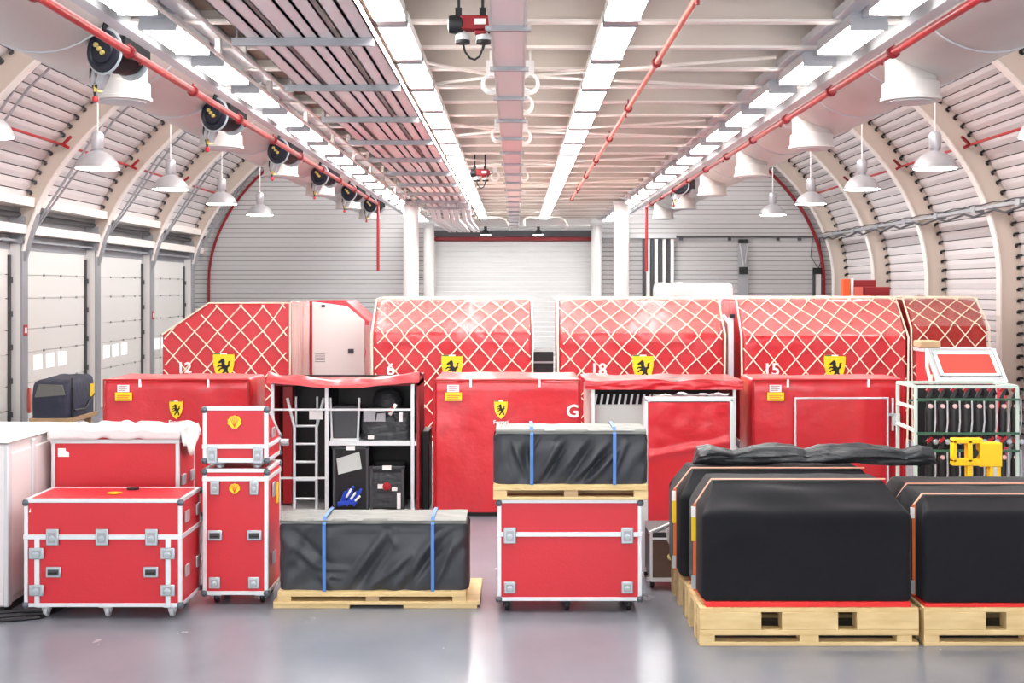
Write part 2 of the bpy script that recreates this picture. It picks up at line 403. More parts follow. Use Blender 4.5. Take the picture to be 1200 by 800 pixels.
# underside of the central service platform
b = MB(); b.box(-2.78, 2.78, 2.5, 35.4, 4.72, 4.76)
ceil = struct(b.build('ceiling', 'tan', smooth=0, origin=(0, 2.5, 4.72)), 'tan deck of the service platform over the aisle')
def inceil(o): o.location -= ceil.location; return o
JY = [3.2+.98*k for k in range(33)]
for y in JY:
    b = MB(); b.box(-2.78, 2.78, y-.012, y+.012, 4.5, 4.72, 0); b.box(-2.78, 2.78, y-.05, y+.05, 4.482, 4.502, 1)
    inceil(b.build('joist', ['tan', 'cream'], ceil, smooth=0, fix=False))
for sx in (-1, 1):
    b = MB(); b.box(sx*2.72, sx*2.82, 2.5, 35.4, 4.42, 4.8); inceil(b.build('edge_beam', 'lightgrey', ceil, smooth=0))
    b = MB(); b.box(sx*2.3-.06, sx*2.3+.06, 2.5, 35.4, 4.5, 4.56); inceil(b.build('light_channel', 'lightgrey', ceil, smooth=0))
b = MB()
for k in range(8):
    y = 7.2+k*3.9
    for sx, xe in ((-1, -.95), (1, 2.1)):
        b.tube([(-.05+sx*.12, y, 4.44), (xe, y-.75, 4.47)], .014, 6); b.tube([(-.05+sx*.12, y, 4.44), (xe, y+.75, 4.47)], .014, 6)
inceil(b.build('bracing', 'cream', ceil))
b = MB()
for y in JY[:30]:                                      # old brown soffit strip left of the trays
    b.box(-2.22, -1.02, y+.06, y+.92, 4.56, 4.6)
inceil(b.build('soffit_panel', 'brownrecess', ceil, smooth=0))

# columns and the white beam across the end
for (x, y, wd, zt, lab) in ((-2.26, 27.5, .33, 4.46, 'nearer white column on the left'), (2.26, 27.5, .33, 4.46, 'nearer white column on the right'),
                            (-2.38, 34.9, .29, 4.3, 'far white column on the left by the shutter'), (2.19, 34.9, .29, 4.3, 'far white column on the right by the shutter')):
    b = MB(); b.lathe([(wd/2+.03, 0), (wd/2+.03, .04), (wd/2, .05), (wd/2, zt-.06), (wd/2+.02, zt-.05), (wd/2+.02, zt)], 24, (x, y, 0))
    struct(b.build('trim_%d' % (50+len([q for q in bpy.data.objects if q.name.startswith('trim_5')])), 'white'), lab)
b = MB(); b.box(-2.2, 1.98, 34.55, 34.75, 4.28, 4.47); struct(b.build('trim_60', 'white', smooth=0), 'white beam across the end of the platform')

# ================================================================ THINGS UNDER THE PLATFORM
# strip lights: four rows
def strip_light(width, length, outer):
    t = thing('strip_light', (0,0,0), '', 'ceiling light')
    b = MB(); h = .09; b.box(-width/2-.012, width/2+.012, 0, length, .015, h)
    if outer: b.prism([(-width/2-.012, .09), (width/2+.012, .09), (width/2-.05, .16), (-width/2+.05, .16)], -.02, length+.02)
    b.build('housing', 'lightgrey' if outer else 'white', t, smooth=0)
    MB().box(-width/2, width/2, .012, length-.012, -.012, .02).build('diffuser', 'glow', t, bevel=.006)
    e = MB(); e.box(-width/2-.012, width/2+.012, -.016, .012, -.02, .03); e.box(-width/2-.012, width/2+.012, length-.012, length+.016, -.02, .03)
    if outer: e.box(-.05, .05, length, length+.5, .06, .13)
    else: e.box(-width/2, width/2, length, length+.17, -.012, .05)
    e.build_each('end_cap', 'grey' if not outer else 'lightgrey', t, smooth=0)
    g = MB(); g.tube([(0, .2, .09), (0, .2, .3)], .006, 5); g.tube([(0, length-.2, .09), (0, length-.2, .3)], .006, 5)
    g.build_each('hanger', 'grey', t); return t
rows = [(-.86, 'inner row left of the pale centre duct', 0), (.71, 'inner row right of the pale centre duct', 0),
        (-2.47, 'outer row at the left platform edge', 1), (2.43, 'outer row at the right platform edge', 1)]
for (x, nm, outer) in rows:
    src = None
    for k in range(19 if outer else 18):
        y = (8.82 if outer else 8.73)+1.43*(k-1); lab = '%s ceiling light from the camera in the %s' % (ORD[k], nm)
        if src is None:
            src = strip_light(.235 if outer else .218, .96 if outer else 1.24, outer); src.location = (x, y, 4.4); src['label'] = lab
            src['group'] = 'strip lights in the '+nm
        else: dup(src, (x, y, 4.4), lab)

# pale centre duct
t = thing('cable_duct', (-.05, 3, 4.2), 'pale cable duct along the middle of the ceiling', 'cable duct')
MB().box(-.1, .1, 0, 31, 0, .1).build('duct_body', 'pink', t, bevel=.008)
b = MB(); b.box(-.115, -.1, 0, 31, -.01, .11); b.box(.1, .115, 0, 31, -.01, .11); b.build_each('side_rail', 'cream', t, smooth=0)
for k in range(21): MB().box(-.14, .14, .5+1.43*k, .55+1.43*k, -.03, .0).build('cross_strap', 'grey', t)
b = MB()
for k in range(16): b.tube([(0, .5+1.9*k, .1), (0, .5+1.9*k, .45)], .01, 6)
b.build_each('hanger_rod', 'grey', t)
def coil(name, x, y, z, lab, m):
    b = MB()
    for q in range(3):
        b.tube([(x+(.055+.008*q)*math.cos(a*2*PI/20), y+.03*q, z+(.065+.008*q)*math.sin(a*2*PI/20)) for a in range(20)], .009, 6, closed=True)
    b.box(x-.035, x+.035, y-.02, y+.07, z+.06, z+.18)
    b.tube([(x, y, z+.15), (x, y, 4.72)], .01, 6)
    tag(b.build(name, m), lab, 'coiled cable', 'coiled cables beside the centre duct')
k = 0
for (px, py, y) in ((575, 97, 10.4), (621, 97, 10.5), (616, 122, 12.1), (583, 158, 14.6), (615, 160, 14.6), (580, 206, 20.5), (614, 206, 20.5), (612, 222, 25)):
    coil('coiled_cable', X(px, y), y, Z(py, y), 'white coiled cable hanging %s of the centre duct, %s from the camera' % ('left' if px < 600 else 'right', ORD[k//2]), 'white'); k += 1

# electric hoist
t = thing('chain_hoist', (-.29, 8.0, 4.18), 'dark red electric hoist hanging left of the centre duct', 'hoist')
MB().lathe([(.02, -.14), (.055, -.13), (.06, -.1), (.06, -.05), (.05, -.04)], 16, (0, 0, .07), 'x').build('motor', 'black', t)
b = MB(); b.box(-.06, .13, -.05, .05, .03, .12); b.box(.11, .15, -.03, .03, .04, .1); b.box(.03, .1, -.045, .045, 0, .03); b.build('body', 'darkred', t, bevel=.01)
MB().box(.03, .1, -.056, -.05, .06, .095).build('name_plate', 'labelwhite', t)
for x in (-.045, .085):
    g = MB().lathe([(.015, .03), (.045, .0), (.045, -.03)], 14, (x, 0, 0)).build('cable_guide', 'lightgrey', t)
    MB().lathe([(.047, -.03), (.047, -.05), (.03, -.055)], 14, (x, 0, 0)).build('rubber_ring', 'black', g)
b = MB(); b.tube([(-.045, 0, -.04), (-.03, 0, -.1), (0, 0, -.14), (.03, 0, -.15), (.06, 0, -.13), (.08, 0, -.08), (.085, 0, -.04)], .007, 6)
b.tube([(.08, 0, -.09), (.1, 0, -.02), (.13, 0, .04), (.19, 0, .07)], .007, 6); b.build('cable_loop', 'black', t)
b = MB()
for x in (-.07, .08): b.box(x-.02, x+.02, -.03, .03, .12, .17); b.tube([(x, 0, .12), (x, 0, .5)], .01, 6)
b.build('trolley', 'black', t)

dup(t, (-.53, 18.5, 4.2), 'small dark red electric hoist far back left of the centre duct')

# cable trays left of the inner light row
hz = 4.30; strips = [(-1.94,-1.83),(-1.815,-1.71),(-1.67,-1.525),(-1.515,-1.42),(-1.41,-1.30),(-1.245,-1.14),(-1.13,-1.02)]
for i, (xa, xb) in enumerate(strips):
    k = 1.7/1.8; xa *= k; xb *= k
    b = MB(); b.box(xa, xb, 3, 27, hz, hz+.012); b.box(xa, xa+.008, 3, 27, hz, hz+.06); b.box(xb-.008, xb, 3, 27, hz, hz+.06)
    b.add([], [])
    b.bar(((xa+xb)/2, 27, hz+.03), ((xa+xb)/2, 27.9, hz-.22), xb-xa-.02, .05); b.bar(((xa+xb)/2, 27.9, hz-.2), ((xa+xb)/2, 34.5, hz-.16), xb-xa-.02, .05)
    tag(b.build('cable_tray', 'pink', smooth=0), 'pale cable tray, %s from the left of the seven under the platform' % ORD[i], 'cable tray', 'parallel cable trays under the platform')
for k in range(13):
    y = 4.7+2.0*k
    b = MB(); b.box(-1.93, -.97, y-.025, y+.025, hz-.05, hz-.004); b.box(-1.93, -.97, y-.03, y-.022, hz-.055, hz)
    for x in (-1.9, -1.0): b.tube([(x, y, hz-.03), (x, y, 4.6)], .008, 5)
    tag(b.build('tray_bracket', 'grey', smooth=0), 'grey cross bar carrying the cable trays, %s from the camera' % ORD[k], 'bracket', 'cross bars under the cable trays')
for i, x in enumerate((-2.05, -2.24)):
    b = MB(); b.tube([(x, 3, 4.36), (x, 33.5, 4.36)], .014, 8)
    for k in range(15): b.box(x-.02, x+.02, 3.6+2*k, 3.66+2*k, 4.35, 4.482)
    tag(b.build('conduit', 'cream'), 'thin cream conduit %s the cable trays' % ('just left of' if i == 0 else 'between the outer lights and'), 'conduit')
b = MB(); b.box(-.975, -.99+.045, 3, 34, 4.38, 4.5); tag(b.build('edge_rail', 'brownrecess', smooth=0), 'brown rail between the cable trays and the left inner lights', 'rail')

# red pipes
def pipe_thing(name, m, x, z, y0, y1, r, lab, drop=None, cl=1.95):
    t = thing(name, (x, y0, z), lab, 'pipe'); L = y1-y0
    pts = [(0, 0, 0), (0, L, 0)]
    b = MB(); b.tube(pts, r, 12)
    if drop: b.tube([(0, L, .0), (0, L, drop-z)], r, 12)
    b.build('pipe_run', m, t)
    k = 1
    while k*cl < L:
        q = MB(); q.lathe([(r+.012, -.03), (r+.02, -.02), (r+.02, .02), (r+.012, .03)], 12, (0, k*cl, 0), 'y'); q.tube([(0, k*cl, r), (0, k*cl, 4.49-z)], .008, 5)
        if k % 2: MB().tube([(0, k*cl+.3, 0), (0, k*cl+.3, -.05)], .012, 6).build('sprinkler_head', 'darkred', t)
        q.build('pipe_clamp', 'darkred', t); k += 1
    return t
pipe_thing('sprinkler_pipe', 'redpipe', -2.98, 4.42, 4, 27.6, .032, 'red sprinkler pipe along the left edge of the platform', 2.98)
pipe_thing('sprinkler_pipe', 'redpipe', 2.90, 4.42, 4, 28.5, .032, 'red sprinkler pipe along the right edge of the platform', 2.98)
pipe_thing('sprinkler_pipe', 'orangepipe', 1.12, 4.4, 5, 26, .022, 'faded red pipe right of the inner light rows', None, 2.6)

# ================================================================ SIDE BAYS
for sx, sd in ((-1, 'left'), (1, 'right')):
    t = thing('air_duct', (sx*3.97, 5, 5.32), 'large round white air duct beside the %s platform edge' % sd, 'air duct')
    b = MB(); b.lathe([(.72, 0), (.75, .01), (.75, 28.6), (.4, 28.7)], 40, (0, 0, 0), 'y'); b.build('duct_run', 'duct', t)
    for k in range(14): MB().lathe([(.75, -.012), (.762, -.008), (.762, .008), (.75, .012)], 40, (0, 1.6+2.03*k, 0), 'y').build('seam_ring', 'lightgrey', t)
    for k in range(6):
        y = 12.0+4.05*k-5; xx = -sx*.27
        d = MB(); d.lathe([(.235, -.3), (.235, -.78), (.245, -.79), (.245, -.8), (.262, -.8), (.262, -.93), (.28, -.935), (.28, -.965), (.2, -.97)], 28, (xx, y, 0))
        o = d.build('outlet', 'duct', t)
        MB().lathe([(.22, -.97), (.22, -.98), (.02, -.99)], 20, (xx, y, 0)).build('grille', 'lightgrey', o)
    b = MB()
    for k in range(8): b.tube([(0, 1+3.9*k, .7), (0, 1+3.9*k, 2.6)], .01, 5)
    b.build_each('hanger_rod', 'lightgrey', t)

def pendant():
    t = thing('pendant_lamp', (0,0,0), '', 'lamp')
    MB().lathe([(.335, 0), (.33, .012), (.315, .05), (.27, .13), (.2, .2), (.12, .245), (.07, .26), (.07, .3), (.09, .3), (.09, .31), (.055, .31),
                (.055, .262), (.11, .235), (.19, .19), (.26, .12), (.305, .045), (.322, .008)], 32).build('shade', 'lamp', t)
    MB().lathe([(.0, .31), (.085, .31), (.092, .33), (.092, .5), (.07, .54), (.015, .56)], 20).build('gear_housing', 'lamp', t)
    MB().tube([(0, 0, .55), (0, 0, 2.75)], .012, 6).build('rod', 'white', t)
    MB().lathe([(0, -.012), (.315, -.006), (.315, .004), (0, .006)], 24).build('lens', 'lampglow', t)
    return t
pend = None
for sx, sd in ((-1, 'left'), (1, 'right')):
    for k in range(5):
        lab = 'white dome pendant lamp in the %s bay, %s from the camera' % (sd, ORD[k]); loc = (sx*6.28, 15.15+4.05*k, 4.4)
        if pend is None: pend = pendant(); pend.location = loc; pend['label'] = lab; pend['group'] = 'dome pendant lamps in the side bays'
        else: dup(pend, loc, lab)

def hose_reel():
    t = thing('hose_reel', (0,0,0), '', 'hose reel')
    for y in (-.13, .2): MB().lathe([(.05, y-.01), (.185, y-.01), (.2, y), (.185, y+.01), (.05, y+.01)], 28, (0,0,0), 'y').build('flange', 'steel', t)
    MB().lathe([(.06, -.12), (.15, -.12), (.165, -.07), (.155, -.03), (.168, .02), (.155, .07), (.168, .12), (.15, .19), (.06, .19)], 28, (0,0,0), 'y').build('hose_coil', 'black', t)
    d = MB().lathe([(.0, -.17), (.10, -.165), (.11, -.15), (.125, -.15), (.135, -.165), (.165, -.16), (.18, -.145), (.18, -.14), (.0, -.14)], 28, (0,0,0), 'y').build('cover_disc', 'navy', t)
    b = MB()
    for q in range(3): b.lathe([(.0, -.195), (.02, -.19), (.02, -.16)], 10, (-.05+.035*q, 0, .05-.035*q), 'y')
    b.build_each('brass_fitting', 'brass', d)
    b = MB(); b.bar((0, -.15, .1), (.06, -.15, .3), .06, .012); b.bar((0, .22, 0), (.06, .22, .3), .06, .012); b.box(-.02, .2, -.16, .23, .29, .33); b.box(.13, .2, -.1, .2, -.06, .12)
    b.build('bracket', 'black', t)
    b = MB(); b.bar((-.13, -.1, -.12), (-.16, -.1, -.27), .035); b.bar((-.02, -.1, -.18), (-.09, -.1, -.3), .06); b.build('guide_arm', 'grey', t)
    MB().box(-.12, -.08, -.13, -.07, -.33, -.27).build('guide_roller', 'brass', t)
    b = MB(); b.tube([(-.17, -.1, -.06), (-.18, -.1, -.2), (-.14, -.1, -.3), (-.13, -.1, -.36)], .014, 8); b.build('hose_end', 'black', t)
    MB().lathe([(.0, -.42), (.022, -.41), (.028, -.39), (.022, -.365), (.012, -.36)], 14, (-.13, -.1, 0)).build('stop_ball', 'redpipe', t)
    return t
hr = None
for k in range(6):
    lab = 'dark blue hose reel under the left red pipe, %s from the camera' % ORD[k]; loc = (-3.38, 10.8+3.9*k, 4.58)
    if hr is None: hr = hose_reel(); hr.location = loc; hr.rotation_euler.z = -.45; hr['label'] = lab; hr['group'] = 'hose reels under the left red pipe'
    else: dup(hr, loc, lab)
o = dup(hr, (3.18, 24.6, 4.58), 'dark blue hose reel under the right red pipe'); del o['group']

# red pipe around the arches, with short branches at each rib
for sx, sd in ((-1, 'left'), (1, 'right')):
    t = thing('fire_pipe', (sx*8.05, 6, 5.15), 'thin red fire pipe along the %s curved wall' % sd, 'pipe')
    MB().tube([(0, 0, 0), (0, 29, 0)], .026, 8).build('pipe_run', 'redpipe', t)
    for y in RIBY:
        b = MB(); b.bar((-sx*.05, y-6.35, 0), (-sx*.22, y-6.45, .12), .04); b.bar((0, y-6.2, 0), (-sx*.1, y-6.2, -.05), .05); b.bar((-.03, y-6, 0), (sx*.25, y-6, -.05), .03)
        b.build_each('branch', 'darkred' if sx > 0 else 'redpipe', t)
# red edge along the end arch, both sides
for sx, sd in ((-1, 'left'), (1, 'right')):
    pts = [(sx*(XW-.5), YB-.12, .0), (sx*(XW-.5), YB-.12, ZS)]+[(sx*arch(t*PI/2/30, .5)[0], YB-.12, arch(t*PI/2/30, .5)[1]) for t in range(1, 22)]
    b = MB()
    for p, q in zip(pts, pts[1:]): b.bar(p, q, .06, .15 if sx > 0 else .07, up=(0,1,0))
    tag(b.build('edge_strip', 'darkred'), 'dark red strip following the end arch on the %s' % sd, 'edge strip')

# cable tray along the right wall and across the back wall
t = thing('wall_tray', (8.45, 12, 4.05), 'grey cable tray along the right curved wall', 'cable tray')
b = MB(); b.box(-.06, .1, 0, 23.7, -.03, .03); b.build('tray', 'grey', t, smooth=0)
b = MB()
for k in range(11): b.box(-.08, .12, .9+2.1*k, 1.1+2.1*k, -.06, .06)
b.build_each('junction_box', 'grey', t)
b = MB(); b.tube([(-.05, k*.5, -.06-.04*(k % 3)) for k in range(47)], .022, 6); b.tube([(-.08, k*.5, .05+.02*(k % 2)) for k in range(47)], .012, 6); b.build('cable', 'darkgrey', t)
b = MB(); b.box(4.45, 8.5, YB-.1, YB-.04, 4.02, 4.06)
for x in (5.95, 7.3, 4.6, 7.9): b.box(x-.04, x+.04, YB-.14, YB-.04, 3.94, 4.02)
tag(b.build('wall_conduit', 'darkgrey', smooth=0), 'dark conduit across the end wall right of the riser pipes', 'conduit')
# fittings on the end wall
t = thing('cable_channel', (6.33, YB-.1, 0), 'grey vertical cable channel on the right of the end wall', 'cable channel')
b = MB(); b.box(-.14, .14, 0, .07, 0, 3.95); b.build('channel', 'grey', t, smooth=0)
MB().box(-.12, .12, -.06, 0, 3.0, 3.2).build('switch_box', 'black', t); MB().box(-.14, .14, -.04, 0, 3.86, 3.97).build('clamp', 'black', t)
b = MB(); b.bar((-.1, -.02, 3.85), (0, -.02, 3.25), .03); b.bar((.14, -.02, 3.95), (.05, -.02, 3.3), .02); b.build_each('loose_cable', 'lightgrey', t)
t = thing('wall_cabinet', (8.42, YB-.12, 0), 'narrow black framed cabinet at the right end of the end wall', 'cabinet')
MB().box(-.14, .14, 0, .1, 3.0, 3.18).build('head_box', 'black', t)
b = MB(); b.box(-.14, -.08, 0, .1, 1.6, 3.0); b.box(.08, .14, 0, .1, 1.6, 3.0); b.box(-.14, .14, 0, .1, 1.55, 1.62); b.build('frame', 'darkgrey', t, smooth=0)
MB().box(-.08, .08, .03, .1, 1.62, 3.0).build('panel', 'white', t)
b = MB(); b.tube([(0, .05, 3.18), (-.2, .05, 3.5), (-.15, .05, 4.0)], .012, 6); b.tube([(.02, .05, 3.18), (.1, .05, 3.4), (.05, .05, 4.0)], .012, 6); b.build('cable', 'darkgrey', t)
for k in range(8):
    x = 3.56+.112*k; mm = 'darkgrey' if k % 2 == 0 else 'white'
    tag(MB().box(x-.045, x+.045, YB-.16, YB-.08, 0, 3.98).build('riser_duct', mm, smooth=0), '%s vertical riser on the end wall, %s of the eight right of the column' % ('dark' if k % 2 == 0 else 'white', ORD[k]), 'riser', 'vertical risers on the end wall')
tag(MB().box(2.35, 4.45, YB-.2, YB-.06, 4.0, 4.1).build('riser_header', 'lightgrey', smooth=0), 'light grey duct across the top of the vertical risers', 'duct')
for sx in (-1, 1):
    t = thing('service_pipe', (sx*2.75, YB-.1, 2.9), 'thin red drop pipe on the end wall %s of the shutter' % ('left' if sx < 0 else 'right'), 'pipe')
    MB().tube([(0, 0, 0), (0, 0, 1.05)], .022, 8).build('pipe_run', 'redpipe' if sx < 0 else 'orangepipe', t)
    MB().bar((0, 0, .01), (.15, 0, .01), .03).build('tap', 'darkgrey', t)
# pipework loop at the end of the platform and two small round lamps under the white beam
for i, (xa, xb) in enumerate(((-1.3, -.25), (.2, 1.25))):
    b = MB(); b.tube([(xa, 32.6, 4.2), (xa, 32.6, 4.36), (xa+.1, 32.6, 4.42), (xb-.15, 32.6, 4.42), (xb-.02, 32.6, 4.36), (xb+.06, 32.6, 4.22), (xb+.08, 34.4, 4.2)], .03, 8)
    tag(b.build('pipe_loop', 'cream'), 'cream pipe loop %s of the duct near the end wall' % ('left' if i == 0 else 'right'), 'pipe')
    x = X((569, 631)[i], 34.65)
    t = thing('round_lamp', (x, 34.65, Z(275, 34.65)), 'small round lamp under the white end beam, %s of the two' % ('left' if i == 0 else 'right'), 'lamp')
    MB().lathe([(.16, 0), (.15, .06), (.1, .11), (.04, .14), (.04, .22)], 20).build('shade', 'darkgrey', t)
    MB().lathe([(0, -.02), (.13, -.02), (.14, .0), (0, .0)], 20).build('lens', 'lampglow', t)
# red fire call points on the left posts
for i, (y, z) in enumerate(((22.95, 1.75), (31.05, 1.85))):
    b = MB(); b.box(-8.87, -8.82, y-.02, y+.16, z, z+.2); b.box(-8.825, -8.815, y+.02, y+.12, z+.05, z+.15, 1)
    tag(b.build('fire_call_point', ['redpipe', 'labelwhite'], smooth=0), 'small red call point on the %s white door post' % ('nearer' if i == 0 else 'farther'), 'call point')
tag(MB().box(-8.86, -8.78, 23.12, 23.2, .35, .8).build('extinguisher_box', 'orangepipe', bevel=.02), 'small orange box low on the nearer door post', 'box')

# ================================================================ CARGO
def resample(pts, n):
    pts = [Vector(p) for p in pts]; L = [0]
    for a, c in zip(pts, pts[1:]): L.append(L[-1]+(c-a).length)
    out = []
    for k in range(n+1):
        s = L[-1]*k/n
        for i in range(len(pts)-1):
            if s <= L[i+1]+1e-9: out.append(pts[i].lerp(pts[i+1], (s-L[i])/(L[i+1]-L[i]))); break
    return out
def drape(b, x0, x1, prof, nu=60, nv=50, disp=None, rx=.03, m=0, smoothc=2, seed=0, caps=True, wob=.004):
    """cloth over a box: a (y, z) profile swept along x, edges rounded by rx, displaced by disp(u, v)"""
    P = resample([(p[0], p[1]) for p in prof], nv)
    for _ in range(smoothc): P = [P[0]]+[(P[i-1]+P[i]*2+P[i+1])/4 for i in range(1, nv)]+[P[-1]]
    N = []
    for i in range(nv+1):
        d = P[min(i+1, nv)]-P[max(i-1, 0)]; d.normalize(); N.append(Vector((-d.y, d.x)))
    us = [0, .25*rx, .6*rx, rx]; us = us+[rx*1.6+(x1-x0-3.2*rx)*k/nu for k in range(nu+1)]+[x1-x0-v for v in us[::-1]]
    W = x1-x0
    def at(ix, j):
        s = us[ix]; e = min(s, W-s); r = 0
        if e < rx: r = rx*(1-math.sqrt(max(0, 1-(1-e/rx)**2)))
        u, v = s/W, j/nv
        h = (disp(u, v) if disp else 0)+wob*noise.noise((s*3+seed, v*7, seed*1.7))
        p = P[j]-N[j]*(r-h) if False else P[j]+N[j]*(h-r)
        return (x0+s, p.x, p.y)
    nU = len(us); vs = [at(i, j) for j in range(nv+1) for i in range(nU)]
    fs = [(j*nU+i, j*nU+i+1, (j+1)*nU+i+1, (j+1)*nU+i) for j in range(nv) for i in range(nU-1)]
    if caps: fs.append(tuple(j*nU for j in range(nv+1))); fs.append(tuple(j*nU+nU-1 for j in range(nv+1))[::-1])
    b.add(vs, fs, m); return b
def ridges(L):
    """fold field: list of (u0, v0, u1, v1, width, height) ridge lines"""
    def f(u, v):
        h = 0
        for (u0, v0, u1, v1, wd, ht) in L:
            du, dv = u1-u0, v1-v0; q = max(0, min(1, ((u-u0)*du+(v-v0)*dv)/(du*du+dv*dv)))
            d = math.hypot(u-u0-du*q, (v-v0-dv*q)*.6); h += ht*math.exp(-(d/wd)**2)*(math.sin(PI*min(1, max(0, q*.9+.08))))
        return h
    return f
def net(b, prof, x0, x1, cell, off, r=.011, seed=0, wob=.03, clip=None):
    """diamond net of cords laid over a (y, z) profile swept along x"""
    P = [Vector(p) for p in prof]; L = [0]
    for a, c in zip(P, P[1:]): L.append(L[-1]+(c-a).length)
    def at(u, v):
        u += wob*noise.noise((u*1.3, v*1.3, seed)); v += wob*noise.noise((u*1.3+9, v*1.3, seed))
        u = min(max(u, x0), x1); v = min(max(v, 0), L[-1])
        for i in range(len(P)-1):
            if v <= L[i+1]+1e-9:
                d = (P[i+1]-P[i]).normalized(); nn = Vector((-d.y, d.x)); p = P[i].lerp(P[i+1], (v-L[i])/(L[i+1]-L[i]))+nn*off
                return (u, p.x, p.y)
    W, T = x1-x0, L[-1]; cv = cell*1.12
    for s in (1, -1):
        k0 = -int(T/cv)-2; k1 = int(W/cell)+int(T/cv)+2
        for k in range(k0, k1):
            pts = []; v = 0
            while v <= T+1e-6:
                uu = x0+(k*cell+(s*v/cv)*cell*1.0)
                if x0 <= uu <= x1 and (clip is None or clip(uu, v)): pts.append(at(uu, v))
                elif len(pts) > 1: b.tube(pts, r, 5); pts = []
                else: pts = []
                v += .07
            if len(pts) > 1: b.tube(pts, r, 5)
    return b

# ---- netted air cargo units in the back row
YC = 20.8
def netted(name, x0, x1, y, zt, zc, dep, ch, lab, tarp, emb=None, num=None, numx=None, seed=0):
    t = thing(name, ((x0+x1)/2, y, 0), lab, 'air cargo'); a, c = x0-(x0+x1)/2, x1-(x0+x1)/2
    prof = [(0, .1), (0, zc), (ch, zt), (dep, zt), (dep, .1)]
    def d(u, v): return .012*noise.noise((u*9+seed, v*11, 1.3))+.02*noise.noise((u*3+seed, v*4, 4.1))
    drape(MB(), a, c, prof, 50, 60, d, .05, 0, 0, seed).build('tarp', tarp, t, smooth=60)
    MB().box(a-.03, c+.03, -.03, dep+.03, 0, .12).build('base_plate', 'alu', t, bevel=.01)
    net(MB(), prof[:4], a, c, .345, .046, .0105, seed, .05).build('net', 'net', t)
    b = MB(); b.tube([(a, -.03, .1), (a-.02, -.03, zc), (a, ch, zt+.02), (a, dep, zt+.02)], .016, 6); b.tube([(c, -.03, .1), (c+.02, -.03, zc), (c, ch, zt+.02), (c, dep, zt+.02)], .016, 6)
    b.tube([(a, ch, zt+.03), (c, ch, zt+.03)], .016, 6); b.build('net_border', 'net', t)
    b = MB(); lump = lambda u, v: (a+(c-a)*u, ch+.1+(dep-ch-.2)*v, zt+.03+.05*max(0, noise.noise((u*6+seed, v*3, 2)))*math.sin(PI*u)*math.sin(PI*v)*2)
    b.grid(lump, 40, 10); b.build('top_sheet', 'wrap', t)
    q0, q1 = Vector((0, zc)), Vector((ch, zt)); nn = Vector((-(q1-q0).y, (q1-q0).x)).normalized()
    def film(u, v):
        p = q0.lerp(q1, v)+nn*(.036+.01*noise.noise((u*8+seed, v*5, 3.3))); return (a+.03+(c-a-.06)*u, p.x, p.y)
    MB().grid(film, 50, 14).build('plastic_film', 'film', t, smooth=80)
    if emb: emblem(t, emb-(x0+x1)/2, -.07, Z(431, y), .35)
    if num: text_mesh(num, .27, 'number', 'labelwhite', t, (numx-(x0+x1)/2, -.07, Z(433, y)), .008)
    return t
netted('netted_cargo', X(437, YC), X(623, YC), YC, 2.40, Z(391, YC), 2.2, .55, 'netted red cargo unit between the white container and the black drawer unit', 'tarp', X(530, YC), '6', X(458, YC), 1)
netted('netted_cargo', X(655, YC), X(848, YC), YC, 2.40, Z(392, YC), 2.2, .55, 'netted red cargo unit between the black drawer unit and the white post, marked 18', 'tarp', X(753, YC), '18', X(701, YC), 2)
netted('netted_cargo', X(870, YC), X(1064, YC)-.02, YC, 2.41, Z(395, YC), 2.2, .6, 'widest netted red cargo unit, above the box with the framed flap, marked 15', 'tarp', X(977, YC), '15', X(903, YC), 3)
netted('netted_cargo', X(1068, YC)+.04, X(1160, YC), YC+.1, 2.41, Z(384, YC), 2.2, .5, 'netted brownish red cargo unit at the right end of the back row', 'tarpbrown', None, None, None, 4)

# left unit: the sloping shoulder shows from the front
t = thing('netted_cargo', (X(265, YC), YC, 0), 'netted red cargo unit with a sloping left shoulder marked 12', 'air cargo'); xc = X(265, YC)
poly = [(X(190, YC), .1), (X(340, YC), .1), (X(340, YC), Z(355, YC)), (X(245, YC), Z(355, YC)), (X(190, YC), Z(392, YC))]
pl = [(p[0]-xc, p[1]) for p in poly]
b = MB().prism(pl, 0, 1.8); b.build('tarp', 'tarp', t, bevel=.03)
MB().box(pl[0][0]-.03, pl[1][0]+.03, -.03, 1.83, 0, .12).build('base_plate', 'alu', t, bevel=.01)
def inpoly(x, z):
    if not (pl[0][0] <= x <= pl[1][0] and z >= .1): return False
    if x < pl[3][0]: return z <= pl[4][1]+(x-pl[4][0])/(pl[3][0]-pl[4][0])*(pl[3][1]-pl[4][1])
    return z <= pl[2][1]
b = MB(); net(b, [(0, .1), (0, 2.4)], pl[0][0], pl[1][0], .36, .02, .0105, 5, .05, lambda u, v: inpoly(u, v+.1)); b.tube([(p[0], -.02, p[1]) for p in (pl[4], pl[3], pl[2], pl[1])], .015, 6)
b.build('net', 'net', t)
emblem(t, X(263, YC)-xc, -.05, Z(429, YC), .35); text_mesh('12', .24, 'number', 'labelwhite', t, (X(217, YC)-xc, -.05, Z(431, YC)), .008)
b = MB(); xr = pl[1][0]
b.grid(lambda u, v: (xr+.02+.05*noise.noise((u*5, v*1.5, 3)), .02+1.78*u, .1+2.27*v), 30, 20)
b.grid(lambda u, v: (xr-.02+.05*u, .02+1.78*v, 2.38+.05*noise.noise((u*3, v*5, 2))), 4, 20); b.build('plastic_wrap', 'wrap', t)

